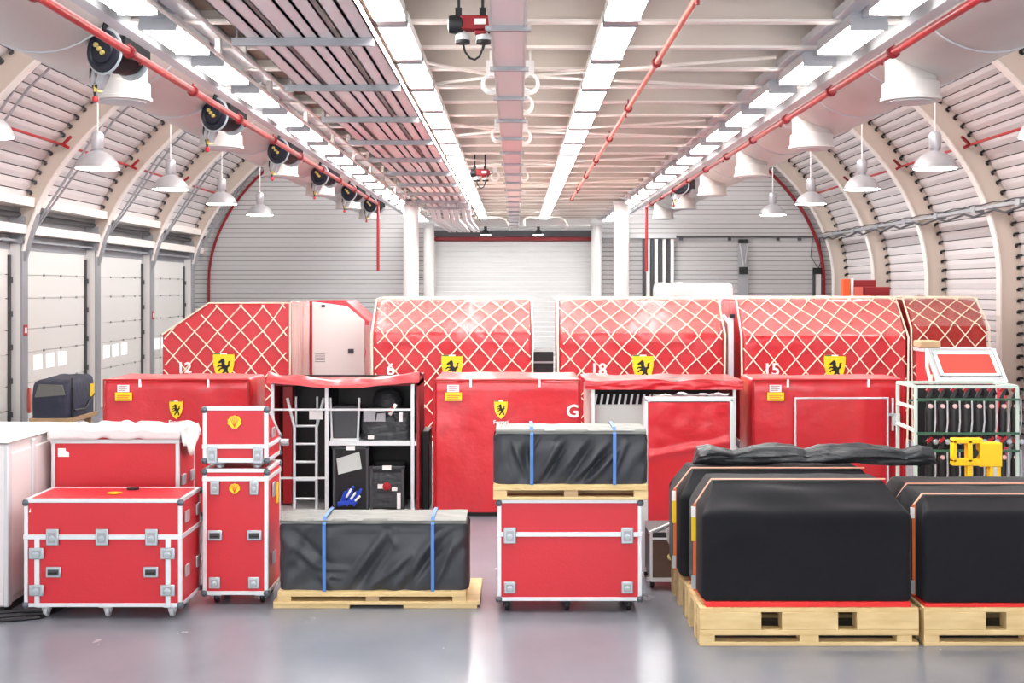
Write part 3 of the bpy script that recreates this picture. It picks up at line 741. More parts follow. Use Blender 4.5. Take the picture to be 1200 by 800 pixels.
# white door container behind it, chamfered on the right
YD = 22.75; xc = X(397, YD)
t = thing('cargo_container', (xc, YD, 0), 'white faced cargo container with a chamfered corner behind the netted units', 'air cargo')
pl = [(X(362, YD)-xc, .1), (X(432, YD)-xc, .1), (X(432, YD)-xc, Z(376, YD)), (X(405, YD)-xc, Z(352, YD)), (X(362, YD)-xc, Z(352, YD))]
MB().prism(pl, .02, 1.5).build('shell', 'tarp', t, bevel=.02); MB().box(pl[0][0]-.02, pl[1][0]+.02, -.02, 1.52, 0, .1).build('base_plate', 'alu', t)
q = [(pl[0][0]+.06, .2), (pl[1][0]-.07, .2), (pl[1][0]-.07, pl[2][1]-.0), (pl[3][0]+.02, pl[3][1]-.1), (pl[0][0]+.06, pl[4][1]-.02)]
d = MB().prism(q, -.02, .03).build('door_panel', 'doorwhite', t, bevel=.01)
MB().box(.17, .27, -.05, -.015, Z(414, YD), Z(410, YD)+.02).build('handle', 'darkgrey', d); MB().box(-.30, -.24, -.05, -.015, Z(360, YD), Z(357, YD)).build('vent', 'darkgrey', d)
b = MB()
for k in range(5): b.box(-.42, -.24, -.024, -.019, Z(424-k*2.2, YD), Z(424-k*2.2, YD)+.015)
b.build('print_lines', 'grey', d, smooth=0)
b = MB(); b.grid(lambda u, v: (pl[1][0]-.06+.1*u+.03*noise.noise((u*4, v*9, 1)), -.04+.02*noise.noise((v*9, u, 3)), .2+1.75*v), 6, 30); b.build('plastic_wrap', 'wrap', t)

# things between and behind the netted units
t = thing('drawer_unit', (X(637, 21.2), 21.2, 0), 'black drawer unit in the gap between two netted cargo units', 'drawers'); s = 21.2/FP
b = MB(); b.box(-12*s, 11.5*s, .02, .8, .1, Z(412, 21.2)); b.box(-12*s, 11.5*s, 0, .02, 1.05, Z(425, 21.2)); b.box(-12*s, 11.5*s, 0, .02, Z(423.5, 21.2), Z(412, 21.2)); b.build('carcass', 'black', t)
MB().box(-11.5*s, 11*s, -.02, .0, Z(425.3, 21.2), Z(423.3, 21.2)).build('drawer_rail', 'grey', t)
MB().box(-11*s, 11*s, .05, .75, 0, .1).build('plinth', 'darkgrey', t)
b = MB(); b.grid(lambda u, v: ((-14+28*u)*s, -.03+.83*min(1, v*2) if v < .5 else .8, Z(412, 21.2)+.01+.15*(min(1, v*4))+.03*noise.noise((u*5, v*4, 6))), 16, 12)
tag(b.build('crumpled_sheet', 'cloth'), 'crumpled pale sheet on top of the black drawer unit', 'sheet')
YP = 20.9
t = thing('post', (X(853, YP)+.05, YP, 0), 'white aluminium post right of the cargo unit marked 18', 'post')
MB().box(-.045, .045, 0, .1, 0, Z(372, YP)).build('upright', 'alu', t, bevel=.008); MB().bar((-.03, .05, Z(378, YP)), (-.12, .05, Z(369, YP)), .08, .05).build('arm', 'alu', t)
b = MB(); b.box(-.02, .06, -.03, .02, Z(373, YP), Z(368, YP)); b.build('clip', 'black', t); MB().box(-.1, .1, -.05, .15, 0, .03).build('foot', 'alu', t)
t = thing('wrapped_crate', (X(816, 24), 24, 0), 'tall crate in cloudy plastic behind the unit marked 18', 'crate'); zt = Z(331, 24)
MB().box(-.68, .68, .05, 1.0, .12, zt-.06).build('crate_body', 'labelwhite', t, bevel=.02)
drape(MB(), -.71, .71, [(0, .1), (0, zt), (1.05, zt), (1.05, .1)], 40, 40, lambda u, v: .02*noise.noise((u*8, v*12, 2)), .06).build('plastic_cover', 'wrapgrey', t, smooth=60)
MB().box(-.7, .7, .02, 1.03, 0, .1).build('pallet_base', 'wood', t)
t = thing('equipment_rack', (X(1015, 24), 24, 0), 'dark red equipment rack behind the right netted units', 'rack'); s = 24/FP
MB().box(-27*s, -19*s, 0, .15, 0, Z(327, 24)).build('upright', 'orange', t, bevel=.01); MB().box(-18*s, -15*s, -.02, .12, 0, Z(326, 24)).build('post', 'labelwhite', t)
MB().box(-14*s, 14*s, .12, .8, Z(345, 24), Z(328, 24)).build('upper_box', 'darkred', t, bevel=.01); MB().box(-3*s, 27*s, -.05, .7, Z(352, 24), Z(336, 24)).build('lower_box', 'darkred', t, bevel=.01)
MB().box(-14*s, -4*s, -.02, .3, Z(352, 24), Z(336, 24)).build('small_box', 'orangepipe', t); MB().box(-14*s, 27*s, 0, .8, 0, Z(352, 24)).build('base_cabinet', 'darkred', t)

# ---- middle row of red covered boxes
YM = 14.6
def sticker(t, x, y, z):
    a = MB().box(x-.075, x+.06, y-.006, y, z+.02, z+.1).build('white_label', 'labelwhite', t, smooth=0)
    b = MB()
    for k in range(4): b.box(x-.06, x+.02+.02*(k % 2), y-.008, y-.005, z+.035+.016*k, z+.041+.016*k)
    b.build('print_lines', 'darkred', a, smooth=0)
    a = MB().box(x-.1, x+.09, y-.006, y, z-.08, z+.015).build('yellow_label', 'yellow', t, smooth=0)
    b = MB()
    for k in range(4): b.box(x-.08, x+.07-.02*(k % 2), y-.008, y-.005, z-.068+.02*k, z-.06+.02*k)
    b.build('print_lines', 'orange', a, smooth=0)
def covered(name, x0, x1, zt, dep, lab, em=None, seed=0, st=None, wm=True, clips=(.25, .72)):
    xc = (x0+x1)/2; t = thing(name, (xc, YM, 0), lab, 'covered box'); a, c = x0-xc, x1-xc
    def d(u, v): return .010*noise.noise((u*7+seed, v*9, 1.3))+.012*noise.noise((u*3+seed+v*5, v*3, 4.1))
    drape(MB(), a, c, [(0, .05), (0, zt), (dep, zt), (dep, .05)], 44, 60, d, .03, 0, 1, seed).build('cover', 'tarp', t, smooth=60)
    MB().box(a+.03, c-.03, .03, dep-.03, 0, .12).build('base', 'black', t)
    b = MB(); b.tube([(a, -.01, zt-.01), (c, -.01, zt-.01)], .014, 6); b.tube([(a, -.01, .1), (a, -.01, zt)], .012, 6); b.tube([(c, -.01, .1), (c, -.01, zt)], .012, 6); b.build('seam', 'redpipe', t)
    for q in clips: MB().box(a+(c-a)*q-.012, a+(c-a)*q+.012, -.03, -.0, zt-.09, zt-.0).build('fastener', 'labelwhite', t)
    if em is not None:
        emblem(t, em-xc, -.022, Z(479, YM), .155)
        if wm: text_mesh('Ferrari', .062, 'wordmark', 'labelwhite', t, (em-xc, -.022, Z(494.5, YM)), .003)
    if st: sticker(t, st-xc, -.02, Z(461, YM))
    return t
zt = Z(444, YM)
covered('covered_box', X(122, YM), X(292, YM), zt, .95, 'red covered box with horse shield at the left, behind the stacked cases', X(207, YM), 1, X(146, YM))
t = covered('covered_box', X(509, YM), X(680, YM), zt, 1.3, 'red covered box with horse shield in the centre, behind the black bundle', X(587, YM), 2, X(532, YM))
text_mesh('G', .2, 'letter', 'labelwhite', t, (X(671, YM)-t.location.x, -.022, Z(482, YM)), .006)
t = covered('covered_box', X(882, YM), X(1060, YM), zt, .85, 'red covered box with a framed flap, left of the tube rack', None, 3, X(909, YM), False, (.23, .76)); xc = t.location.x
# shield half hidden on the flap box is behind the netted row; the flap itself:
d = MB().box(X(931, YM)-xc, X(1038, YM)-xc, -.05, -.015, .35, Z(466, YM)).build('flap', 'tarp', t, bevel=.008)
b = MB(); b.tube([(X(931, YM)-xc, -.045, .3), (X(931, YM)-xc, -.045, Z(466, YM)), (X(1039, YM)-xc, -.045, Z(466, YM)), (X(1039, YM)-xc, -.045, .3)], .016, 8); b.build('flap_frame', 'alu', d)
b = MB(); b.tube([(X(1045, YM)-xc, -.04, Z(504, YM)), (X(1045, YM)-xc, -.04, Z(466, YM))], .014, 8); b.bar((X(1039, YM)-xc, -.045, Z(485, YM)), (X(1046, YM)-xc, -.045, Z(485, YM)), .03); b.box(X(1044, YM)-xc, X(1053, YM)-xc, -.06, -.02, Z(498, YM), Z(484, YM)); b.build('latch', 'alu', t)

# open compartment rack with a tarp rolled over its top
x0, x1 = X(318, YM), X(491, YM); xc = (x0+x1)/2; a, c = x0-xc, x1-xc; R1 = lambda px: X(px, YM)-xc
t = thing('open_rack', (xc, YM, 0), 'open red rack with white frame holding a ladder and black bags', 'rack'); dep = .85; zr = Z(450, YM)
b = MB(); b.box(a, a+.03, .02, dep, .05, zr); b.box(c-.03, c, .02, dep, .05, zr+.08); b.build_each('side_panel', 'darkred', t, smooth=0)
MB().box(a, c, dep-.03, dep, .05, zr+.05).build('back_panel', 'black', t); MB().box(a, c, .02, dep, zr-.02, zr+.03).build('top_panel', 'darkred', t)
MB().box(a, c, 0, dep, 0, .07).build('bottom_panel', 'lightgrey', t)
MB().box(R1(383)-.01, R1(383)+.02, .03, dep-.03, .07, zr).build('divider', 'black', t)
MB().box(R1(385), c-.03, .02, dep-.03, Z(519, YM)-.03, Z(519, YM)+.02).build('shelf', 'alu', t)
for px, zz in ((319.5, zr), (383, zr), (483.5, zr)): MB().box(R1(px)-.02, R1(px)+.02, -.02, .02, 0.05, zz).build('upright', 'alu', t, bevel=.004)
b = MB(); b.bar((R1(318), -.025, Z(479.5, YM)), (R1(484), -.025, Z(479.5, YM)), .022); b.build('cross_rail', 'alu', t)
MB().bar((R1(328), -.02, Z(559.5, YM)), (R1(383), -.02, Z(559.5, YM)), .022).build('cross_rail', 'alu', t)
MB().bar((R1(466), -.01, Z(444.5, YM)), (R1(485), -.01, Z(444.5, YM)), .025).build('cross_rail', 'alu', t)
MB().box(R1(326), R1(337), .3, .5, .1, Z(455, YM)).build('inner_panel', 'redpipe', t)
def sag(u, v):
    x = a-.03+(c-a+.04)*u; th = v*PI*1.15-.2
    r = .085+.03*noise.noise((u*7, v*3, 2))+.015*math.sin(u*23+v*5); dz = -.06*math.sin(PI*min(1, u*1.05))**1.5
    y = -.02-math.cos(th)*.09-.02+.06*v; 
    if v > .6: y += (v-.6)*1.6
    return (x, y, zr+.0+dz+math.sin(th)*r+.04)
b = MB(); b.grid(sag, 60, 18); o = b.build('rolled_tarp', 'tarp', t, smooth=80)
def black_thing(name, lab, cat): return tag
# ladder
yl = YM+.12; t = thing('ladder', (X(355, yl), yl, .07), 'white aluminium ladder standing in the open red rack', 'ladder'); s = yl/FP; gx = lambda px: (px-355)*s; gz = lambda py: Z(py, yl)-.07
MB().tube([(gx(337), -.02, gz(466)), (gx(345), 0, gz(500)), (gx(345), 0, 0)], .018, 8).build('stile', 'alu', t); MB().tube([(gx(380), -.02, gz(466)), (gx(371), 0, gz(500)), (gx(371), 0, 0)], .018, 8).build('stile', 'alu', t)
for py in (499, 520, 541, 562, 584): MB().tube([(gx(345), 0, gz(py)), (gx(371), 0, gz(py))], .014, 8).build('rung', 'alu', t)
for px in (346, 371): MB().tube([(gx(px), .05, gz(465)), (gx(px), .05, gz(498))], .013, 8).build('upper_stile', 'alu', t)
MB().box(gx(363), gx(379), -.04, -.025, gz(491), gz(481)).build('label_plate', 'labelwhite', t)
zs = Z(519, YM)+.02
t = thing('storage_bin', (X(405, YM+.15), YM+.1, zs), 'charcoal bin on the upper shelf of the open rack', 'bin'); s = (YM+.1)/FP
MB().prism([(-14*s, .02), (14*s, .02), (16*s, 40*s), (-16*s, 40*s)], .0, .35).build('bin_body', 'bingrey', t, bevel=.015)
b = MB()
for sx in (-1, 1): b.tube([(sx*15*s, -.02, 0), (sx*17*s, -.02, 50*s)], .014, 8)
b.box(-17*s, 17*s, -.03, .3, 0, .025); b.build('carrier', 'alu', t)
t = thing('holdall', (X(452, YM+.1), YM+.1, zs), 'black holdall on the upper shelf of the open rack', 'bag')
drape(MB(), -.29, .29, [(0, 0), (-.02, .2), (.03, .33), (.35, .36), (.38, 0)], 30, 30, lambda u, v: .025*noise.noise((u*6, v*9, 2)), .08).build('bag_body', 'rolled', t, smooth=70)
MB().tube([(-.12, -.03, .2), (-.1, -.05, .32), (.08, -.05, .34), (.12, -.03, .22)], .012, 8).build('carry_handle', 'black', t)
b = MB(); b.box(-.25, .0, -.045, -.035, .22, .36); b.build('clear_pocket', 'grey', t)
b = MB(); b.box(.16, .2, -.06, -.03, .22, .33); b.box(-.2, -.13, -.05, -.03, .02, .06); b.bar((.05, -.05, .3), (.12, -.05, .42), .04); b.build('tag', 'labelwhite', t)
MB().bar((.03, -.06, .34), (.1, -.06, .38), .04).build('red_tag', 'redpipe', t)
tag(MB().lathe([(0, 0), (.16, .02), (.18, .1), (.14, .2), (0, .24)], 20, (X(455, YM+.45), YM+.45, zs+.34)).build('dark_helmet_bag', 'rolled', smooth=60), 'rounded black bag on top of the holdall in the open rack', 'bag')
def crate(px, w_, h_, y, lab, name='storage_crate'):
    s = y/FP; t = thing(name, (X(px, y), y, .07), lab, 'crate'); W = w_*s/2; H = h_*s
    b = MB(); b.box(-W, W, .0, .02, 0, H); b.box(-W, W, .43, .45, 0, H); b.box(-W, -W+.02, 0, .45, 0, H); b.box(W-.02, W, 0, .45, 0, H); b.box(-W, W, 0, .45, 0, .02); b.build('crate_body', 'black', t, bevel=.006)
    b = MB(); b.box(-W-.012, W+.012, -.015, .025, H-.03, H); b.box(-W, -W+.03, -.015, 0, 0, H); b.box(W-.03, W, -.015, 0, 0, H); b.build('crate_rim', 'darkgrey', t, bevel=.004)
    MB().box(-.05, .05, -.03, -.012, H-.04, H+.01).build('hand_grip', 'labelwhite', t); return t, W, H
t, W, H = crate(411, 42, 74, YM+.06, 'black crate with a grey sheet on the lower left shelf of the open rack')
MB().add([(-.14, -.02, H-.32), (.13, -.03, H-.25), (.1, -.03, H-.06), (-.16, -.02, H-.14), (-.14, -.012, H-.32), (.13, -.015, H-.25), (.1, -.015, H-.06), (-.16, -.012, H-.14)], [(0,1,2,3), (7,6,5,4), (0,4,5,1), (1,5,6,2), (2,6,7,3), (3,7,4,0)]).build('grey_sheet', 'greyboard', t)
t2 = thing('work_gloves', (X(408, YM), YM+.0, .12), 'blue and white gloves against the left black crate', 'gloves'); b = MB(); g = MB()
for k in range(5): b.bar((-.1+.04*k, 0, .0+.03*(k % 2)), (-.03+.045*k, -.01, .17+.03*(k % 3)), .028)
b.bar((-.12, 0, .02), (.1, 0, .06), .05); b.build('blue_glove', 'blue', t2, bevel=.008)
for k in range(3): g.bar((-.02+.05*k, -.02, .1-.02*k), (.04+.05*k, -.02, .2-.04*k), .025)
g.build('white_glove', 'labelwhite', t2, bevel=.008)
t, W, H = crate(453.5, 40, 51, YM+.05, 'black crate with dark plastic on the lower right shelf of the open rack')
b = MB(); b.grid(lambda u, v: (-W*.85+W*1.7*u, -.02-.02*abs(noise.noise((u*6, v*5, 1))), .03+(H-.1)*v), 20, 16); b.build('plastic_liner', 'rolled', t, smooth=80)
b = MB(); b.lathe([(0, -.03), (.04, -.025), (.05, 0)], 14, (.0, -.05, H*.55), 'y'); b.build('red_cap', 'redpipe', t); b = MB(); b.box(-.1, -.04, -.06, -.03, H*.5, H*.6); b.box(.06, .12, -.06, -.03, H*.45, H*.52); b.box(.12, .16, -.07, -.03, .02, .2); b.build('white_tag', 'labelwhite', t)
o = MB().box(X(494.5, 15.0), X(503, 15.0), 15.0, 15.5, 0, Z(505, 15.0)).build('dark_board', 'black', bevel=.01); tag(o, 'dark board standing between the open rack and the centre covered box', 'board')

# half-open box with grey fins and the red panel leaning in front
x0, x1 = X(694, YM), X(862, YM); xc = (x0+x1)/2; a, c = x0-xc, x1-xc; R1 = lambda px: X(px, YM)-xc
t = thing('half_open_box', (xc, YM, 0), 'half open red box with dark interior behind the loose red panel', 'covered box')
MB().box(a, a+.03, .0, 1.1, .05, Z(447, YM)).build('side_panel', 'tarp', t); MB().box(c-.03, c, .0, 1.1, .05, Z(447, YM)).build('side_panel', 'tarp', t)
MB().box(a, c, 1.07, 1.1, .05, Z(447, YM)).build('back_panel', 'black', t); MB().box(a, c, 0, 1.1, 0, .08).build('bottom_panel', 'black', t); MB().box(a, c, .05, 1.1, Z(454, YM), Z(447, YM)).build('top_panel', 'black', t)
for px in (695, 860.5): MB().box(R1(px)-.018, R1(px)+.018, -.02, .02, .05, Z(453, YM)).build('upright', 'alu', t, bevel=.004)
def flap(u, v):
    x = a-.08+(c-a+.16)*u; q = v*2
    if q < 1: y, z = -.06-.02*noise.noise((u*8, v, 1)), Z(456, YM)+(.12)*q
    else: y, z = -.06+1.16*(q-1), Z(448, YM)+.02*min(1, (q-1)*4)
    return (x, y+.015*noise.noise((u*9, v*6, 3)), z+.03*noise.noise((u*6+3, v*4, 7))*min(1, q))
MB().grid(flap, 50, 20).build('top_flap', 'tarp', t, smooth=80)
b = MB(); b.grid(lambda u, v: (a-.1+.1*u+.02*noise.noise((u*4, v*6, 2)), -.02+.06*u, .4+(Z(447, YM)-.4)*v), 6, 24); b.build('plastic_wrap', 'wrap', t)
t = thing('radiator_panel', (X(728, YM+.12), YM+.12, 0), 'pale grey finned board inside the half open box', 'board'); s = (YM+.12)/FP
MB().box(-33*s, 25*s, 0, .05, .08, Z(475, YM)).build('board', 'greyboard', t, bevel=.005); MB().box(25*s, 34*s, -.02, .06, .08, Z(468, YM)).build('end_post', 'labelwhite', t)
for k in range(10): MB().prism([((-30+7*k)*s-.02, Z(475, YM)), ((-30+7*k)*s+.005, Z(475, YM)), ((-28+7*k)*s+.005, Z(463, YM)), ((-29.5+7*k)*s-.006, Z(463, YM))], .01, .03).build('fin', 'lightgrey' if k % 2 else 'alu', t, smooth=0)
YL = 13.95; x0, x1 = X(757, YL), X(857, YL)
t = thing('loose_panel', ((x0+x1)/2, YL, 0), 'loose red vinyl covered panel with pale frame leaning by the half open box', 'panel'); W = (x1-x0)/2; zt = Z(468, YL)
b = MB(); b.grid(lambda u, v: (-W+.02+(2*W-.04)*u, -.02-.02*math.exp(-((v-.62-.12*(u-.5))/.03)**2)-.01*noise.noise((u*5, v*7, 4)), .03+(zt-.06)*v), 30, 60); b.box(-W+.02, W-.02, -.012, .02, .03, zt-.03); b.build('vinyl_sheet', 'tarp', t, smooth=70)
b = MB(); b.box(-W-.015, -W+.02, -.02, .03, 0, zt+.01); b.box(W-.02, W+.02, -.02, .03, 0, zt+.01); b.box(-W-.015, W+.02, -.02, .03, zt-.02, zt+.03); b.build('frame', 'alu', t, bevel=.005)
b = MB(); b.grid(lambda u, v: (-W+.08+(2*W-.1)*u, .0+.12*v, zt+.03+.05*noise.noise((u*7, v*3, 8))+.03*(1-v)), 30, 6); b.build('plastic_wrap', 'wrapgrey', t)

# ---- tube rack at the right with the red slanted desk behind it
YR = 13.2; xl, xr = X(1073, YR), X(1192, YR); xc = (xl+xr)/2; s = YR/FP; zt = Z(453, YR)
t = thing('tool_rack', (xc, YR, 0), 'pale green tube rack filled with two rows of black cylinders', 'rack'); W = (xr-xl)/2; dp = .62
for (x, y) in ((-W, 0), (W, 0), (-W, dp), (W, dp)):
    MB().box(x-.017, x+.017, y-.017, y+.017, .1, zt).build('upright', 'mint', t, bevel=.004)
    q = MB().lathe([(.01, -.02), (.05, -.018), (.05, .018), (.01, .02)], 14, (x, y, .05), 'x').build('caster', 'black', t)
for (p, q) in (((-W, 0, zt), (W, 0, zt)), ((-W, dp, zt), (W, dp, zt)), ((-W, 0, zt), (-W, dp, zt)), ((W, 0, zt), (W, dp, zt)), ((-W, 0, .12), (W, 0, .12)), ((-W, dp, .12), (W, dp, .12)), ((-W, 0, .12), (-W, dp, .12)), ((W, 0, .12), (W, dp, .12)),
               ((-W, 0, Z(478, YR)), (-W, dp, Z(478, YR))), ((-W, 0, Z(505, YR)), (-W, dp, Z(503, YR)))):
    MB().bar(p, q, .03).build('rail', 'mint', t)
for py in (467.5, 507, 527.5): MB().bar((-W, -.05, Z(py, YR)), (W, -.05, Z(py, YR)), .022).build('support_bar', 'green', t); 
for py in (467.5, 527.5): MB().bar((-W, .25, Z(py+4, YR)), (W, .25, Z(py+4, YR)), .022).build('support_bar', 'green', t)
MB().box(-W+.2, W, dp-.02, dp, .12, zt-.02).build('back_sheet', 'black', t)
def cyl():
    t = thing('black_cylinder', (0,0,0), '', 'cylinder')
    MB().lathe([(.0, -.36), (.04, -.35), (.042, -.1), (.038, -.06), (.03, -.04), (.03, .02)], 16).build('body', 'black', t)
    MB().lathe([(0, -.065), (.022, -.06), (.024, -.04), (.02, -.02)], 12, (0, -.0, -.035), 'y').build('knob', 'palepink', t)
    b = MB(); b.bar((-.03, -.01, .02), (.02, -.02, .14), .035); b.bar((.02, -.02, .14), (.05, 0, .08), .03); b.build('neck', 'black', t)
    MB().bar((-.035, -.03, .12), (.02, -.03, .17), .03, .03).build('red_tip', 'redpipe', t)
    b = MB(); b.tube([(.055, -.02, .04), (.06, -.02, -.2), (.05, -.01, -.33)], .009, 6); b.build('side_tube', 'lightgrey', t)
    b = MB(); b.lathe([(0, -.36), (.02, -.37), (.025, -.42), (.01, -.44)], 10); b.lathe([(.02, -.05), (.03, -.04), (.02, 0)], 8, (.05, -.02, -.40), 'y'); b.build('nozzle', 'steel', t)
    return t
cy = None
for r, (py, nm) in enumerate(((472, 'top'), (532, 'lower'))):
    for k in range(8):
        loc = (X(1091+14.4*k, YR), YR+.06, Z(py, YR)); lab = 'black cylinder, %s from the left in the tube rack\'s %s row' % (ORD[k], nm)
        if cy is None: cy = cyl(); cy.location = loc; cy['label'] = lab; cy['group'] = 'black cylinders in the tube rack'
        else: dup(cy, loc, lab)
YS = 15.0; xc = X(1139, YS); s = YS/FP
t = thing('slanted_desk', (xc, YS, 0), 'red desk case with a slanted white framed lid behind the tube rack', 'desk case'); zb, zt, d1 = Z(450, YS), Z(411, YS+.42), .42; Wd = 41*s
b = MB().prism([(0, .1), (0, zb), (d1, zt), (d1+.35, zt), (d1+.35, .1)], -Wd, Wd, 'x'); b.build('body', 'tarp', t, bevel=.006)
def sl(u, v, off=0):
    n = Vector((-(zt-zb), d1)).normalized(); return (-Wd+2*Wd*u, d1*v+n.x*off, zb+(zt-zb)*v+n.y*off)
def slq(u0, u1, v0, v1, off, nm, m, par):
    p = [sl(u0, v0, off), sl(u1, v0, off), sl(u1, v1, off), sl(u0, v1, off)]; q = [sl(u0, v0, 0), sl(u1, v0, 0), sl(u1, v1, 0), sl(u0, v1, 0)]
    return MB().add(p+q, [(0,1,2,3), (7,6,5,4), (0,4,5,1), (1,5,6,2), (2,6,7,3), (3,7,4,0)]).build(nm, m, par, smooth=0)
lid = slq(.02, .98, .02, .98, .015, 'lid', 'grey', t); slq(.13, .9, .26, .84, .03, 'lid_panel', 'deskred', lid)
for a_ in ((.08, .94, .84, .9), (.08, .94, .2, .26), (.08, .13, .2, .9), (.9, .95, .2, .9), (-.01, .03, 0, 1), (.97, 1.01, 0, 1)): slq(*a_, .034, 'trim_strip', 'alu', lid)
MB().box(-Wd-.03, Wd+.03, d1, d1+.38, zt-.01, zt+.03).build('top_edge', 'lightgrey', t)
b = MB(); b.tube([(-Wd-.03, .1, zb+.1), (-Wd-.06, .0, zb-.05), (-Wd-.1, .05, zb+.2), (-Wd-.02, .3, zt)], .02, 6); b.build('loose_strap', 'net', t)
tag(MB().box(xc-Wd-.05, xc-Wd+.2, YS+.45, YS+.75, zt+.03, zt+.12).build('cardboard_bundle', 'wooddark', bevel=.02), 'small tan bundle on top of the slanted desk', 'bundle')
# yellow stand in front of the rack
YY = 12.3; s = YY/FP; xc = X(1143, YY); g = lambda px: X(px, YY)-xc; h = lambda py: Z(py, YY)
t = thing('yellow_stand', (xc, YY, 0), 'yellow metal stand with square openings in front of the tube rack', 'stand')
b = MB(); b.box(g(1115), g(1150), -.05, .05, h(519), h(513)); b.box(g(1115), g(1150), -.05, .05, h(545), h(537)); b.box(g(1115), g(1120), -.05, .05, h(541), h(515)); b.box(g(1132), g(1138), -.05, .05, h(541), h(515))
b.box(g(1146), g(1172), -.06, .06, h(546), h(518)); b.build('head_frame', 'machyellow', t, bevel=.008)
MB().box(g(1158), g(1171), -.05, .05, 0.03, h(545)).build('leg', 'machyellow', t, bevel=.008); MB().box(g(1132), g(1138), -.04, .04, 0.03, h(540)).build('leg', 'machyellow', t, bevel=.005)
b = MB(); b.box(g(1162), g(1166), -.056, -.049, h(566), h(546)); b.build('warning_label', 'greyboard', t); MB().box(g(1128), g(1173), -.15, .15, 0, .04).build('base_plate', 'machyellow', t)
MB().prism([(g(1140), h(540)), (g(1147), h(530)), (g(1140), h(522))], -.02, .02).build('pointer', 'black', t)

# ---- flight cases in the front row
def caster(t, x, y, hz, m='steel'):
    b = MB(); b.box(x-.05, x+.05, y-.05, y+.05, hz-.012, hz); b.bar((x-.022, y, hz), (x-.026, y+.03, .05), .012, .04); b.bar((x+.022, y, hz), (x+.026, y+.03, .05), .012, .04)
    c = b.build('caster', m, t); MB().lathe([(.012, -.016), (.045, -.016), (.05, -.008), (.05, .008), (.045, .016), (.012, .016)], 16, (x, y+.03, .05), 'x').build('wheel', 'black' if m != 'alu' else 'lightgrey', c); return c
def plate(t, name, x, z, w_, h_, y=0, m='steel', kind='latch'):
    p = MB().box(x-w_/2, x+w_/2, y-.014, y+.002, z-h_/2, z+h_/2).build(name, m, t, bevel=.008)
    b = MB()
    if kind == 'latch':
        b.box(x-w_*.3, x+w_*.3, y-.02, y-.012, z-h_*.32, z+h_*.3); b.build('recess', 'grey', p); q = MB(); q.lathe([(0, -.008), (w_*.22, -.006), (w_*.22, .002)], 14, (x, y-.02, z-h_*.05), 'y'); q.bar((x-w_*.2, y-.028, z), (x+w_*.2, y-.028, z), .008); q.build('butterfly', 'steel', p)
    else:
        b.box(x-w_*.36, x+w_*.36, y-.017, y-.012, z-h_*.3, z+h_*.25); b.build('recess', 'darkgrey', p); q = MB(); q.bar((x-w_*.3, y-.026, z-h_*.05), (x+w_*.3, y-.026, z-h_*.05), .012); q.build('grip', 'black', p)
    return p
def case(name, lab, x0, x1, yf, dep, zb, zt, lid=None, latches=(), handles=(), catches=(), vbars=None, casters=None, cm='steel', slope=None, lh=(.1, .13), ew=.03, side=True, corners=True, group=None):
    xc = (x0+x1)/2; a, c = x0-xc, x1-xc; t = thing(name, (xc, yf, 0), lab, 'flight case', group); zr = zt if slope is None else slope
    MB().prism([(0.006, zb), (0.006, zt-.004), (dep-.006, zr-.004), (dep-.006, zb)], a+.006, c-.006, 'x').build('panels', 'red', t, smooth=0)
    E = MB(); e = ew
    for x in (a+e/2, c-e/2):
        E.bar((x, e/2, zb), (x, e/2, zt), e); E.bar((x, dep-e/2, zb), (x, dep-e/2, zr), e); E.bar((x, e/2, zb+e/2), (x, dep-e/2, zb+e/2), e); E.bar((x, e/2, zt-e/2), (x, dep-e/2, zr-e/2), e)
    for (y, z) in ((e/2, zb+e/2), (e/2, zt-e/2), (dep-e/2, zb+e/2), (dep-e/2, zr-e/2)): E.bar((a, y, z), (c, y, z), e)
    E.build('edge_trim', 'alu', t, bevel=.003)
    if lid:
        L = MB(); L.box(a-.004, c+.004, -.006, dep+.004, lid-.018, lid+.018); L.build('lid_band', 'alu', t, bevel=.003)
    if vbars:
        for x in vbars: MB().box(x-.02-xc, x+.02-xc, -.008, .01, zb, lid-.01).build('vertical_bar', 'alu', t, bevel=.003)
    if corners:
        for x in (a+.012, c-.012):
            for (y, z) in ((.012, zb+.014), (.012, zt-.03), (dep-.012, zb+.014), (dep-.012, zr-.03)):
                MB().lathe([(0, -.03), (.022, -.022), (.03, 0), (.022, .022), (0, .03)], 10, (x, y, z)).build('corner_cap', 'capdark', t)
    for (x, z) in latches: plate(t, 'latch', x-xc, z, lh[0], lh[1], -.006)
    for (x, z) in handles: plate(t, 'handle', x-xc, z, .12, .085, 0, 'steel', 'handle')
    for (x, z) in catches: plate(t, 'catch', x-xc, z, .095, .095, 0)
    if casters:
        for x in casters:
            for y in (.08, dep-.12): caster(t, x-xc, y, zb+.0, cm)
    return t, xc
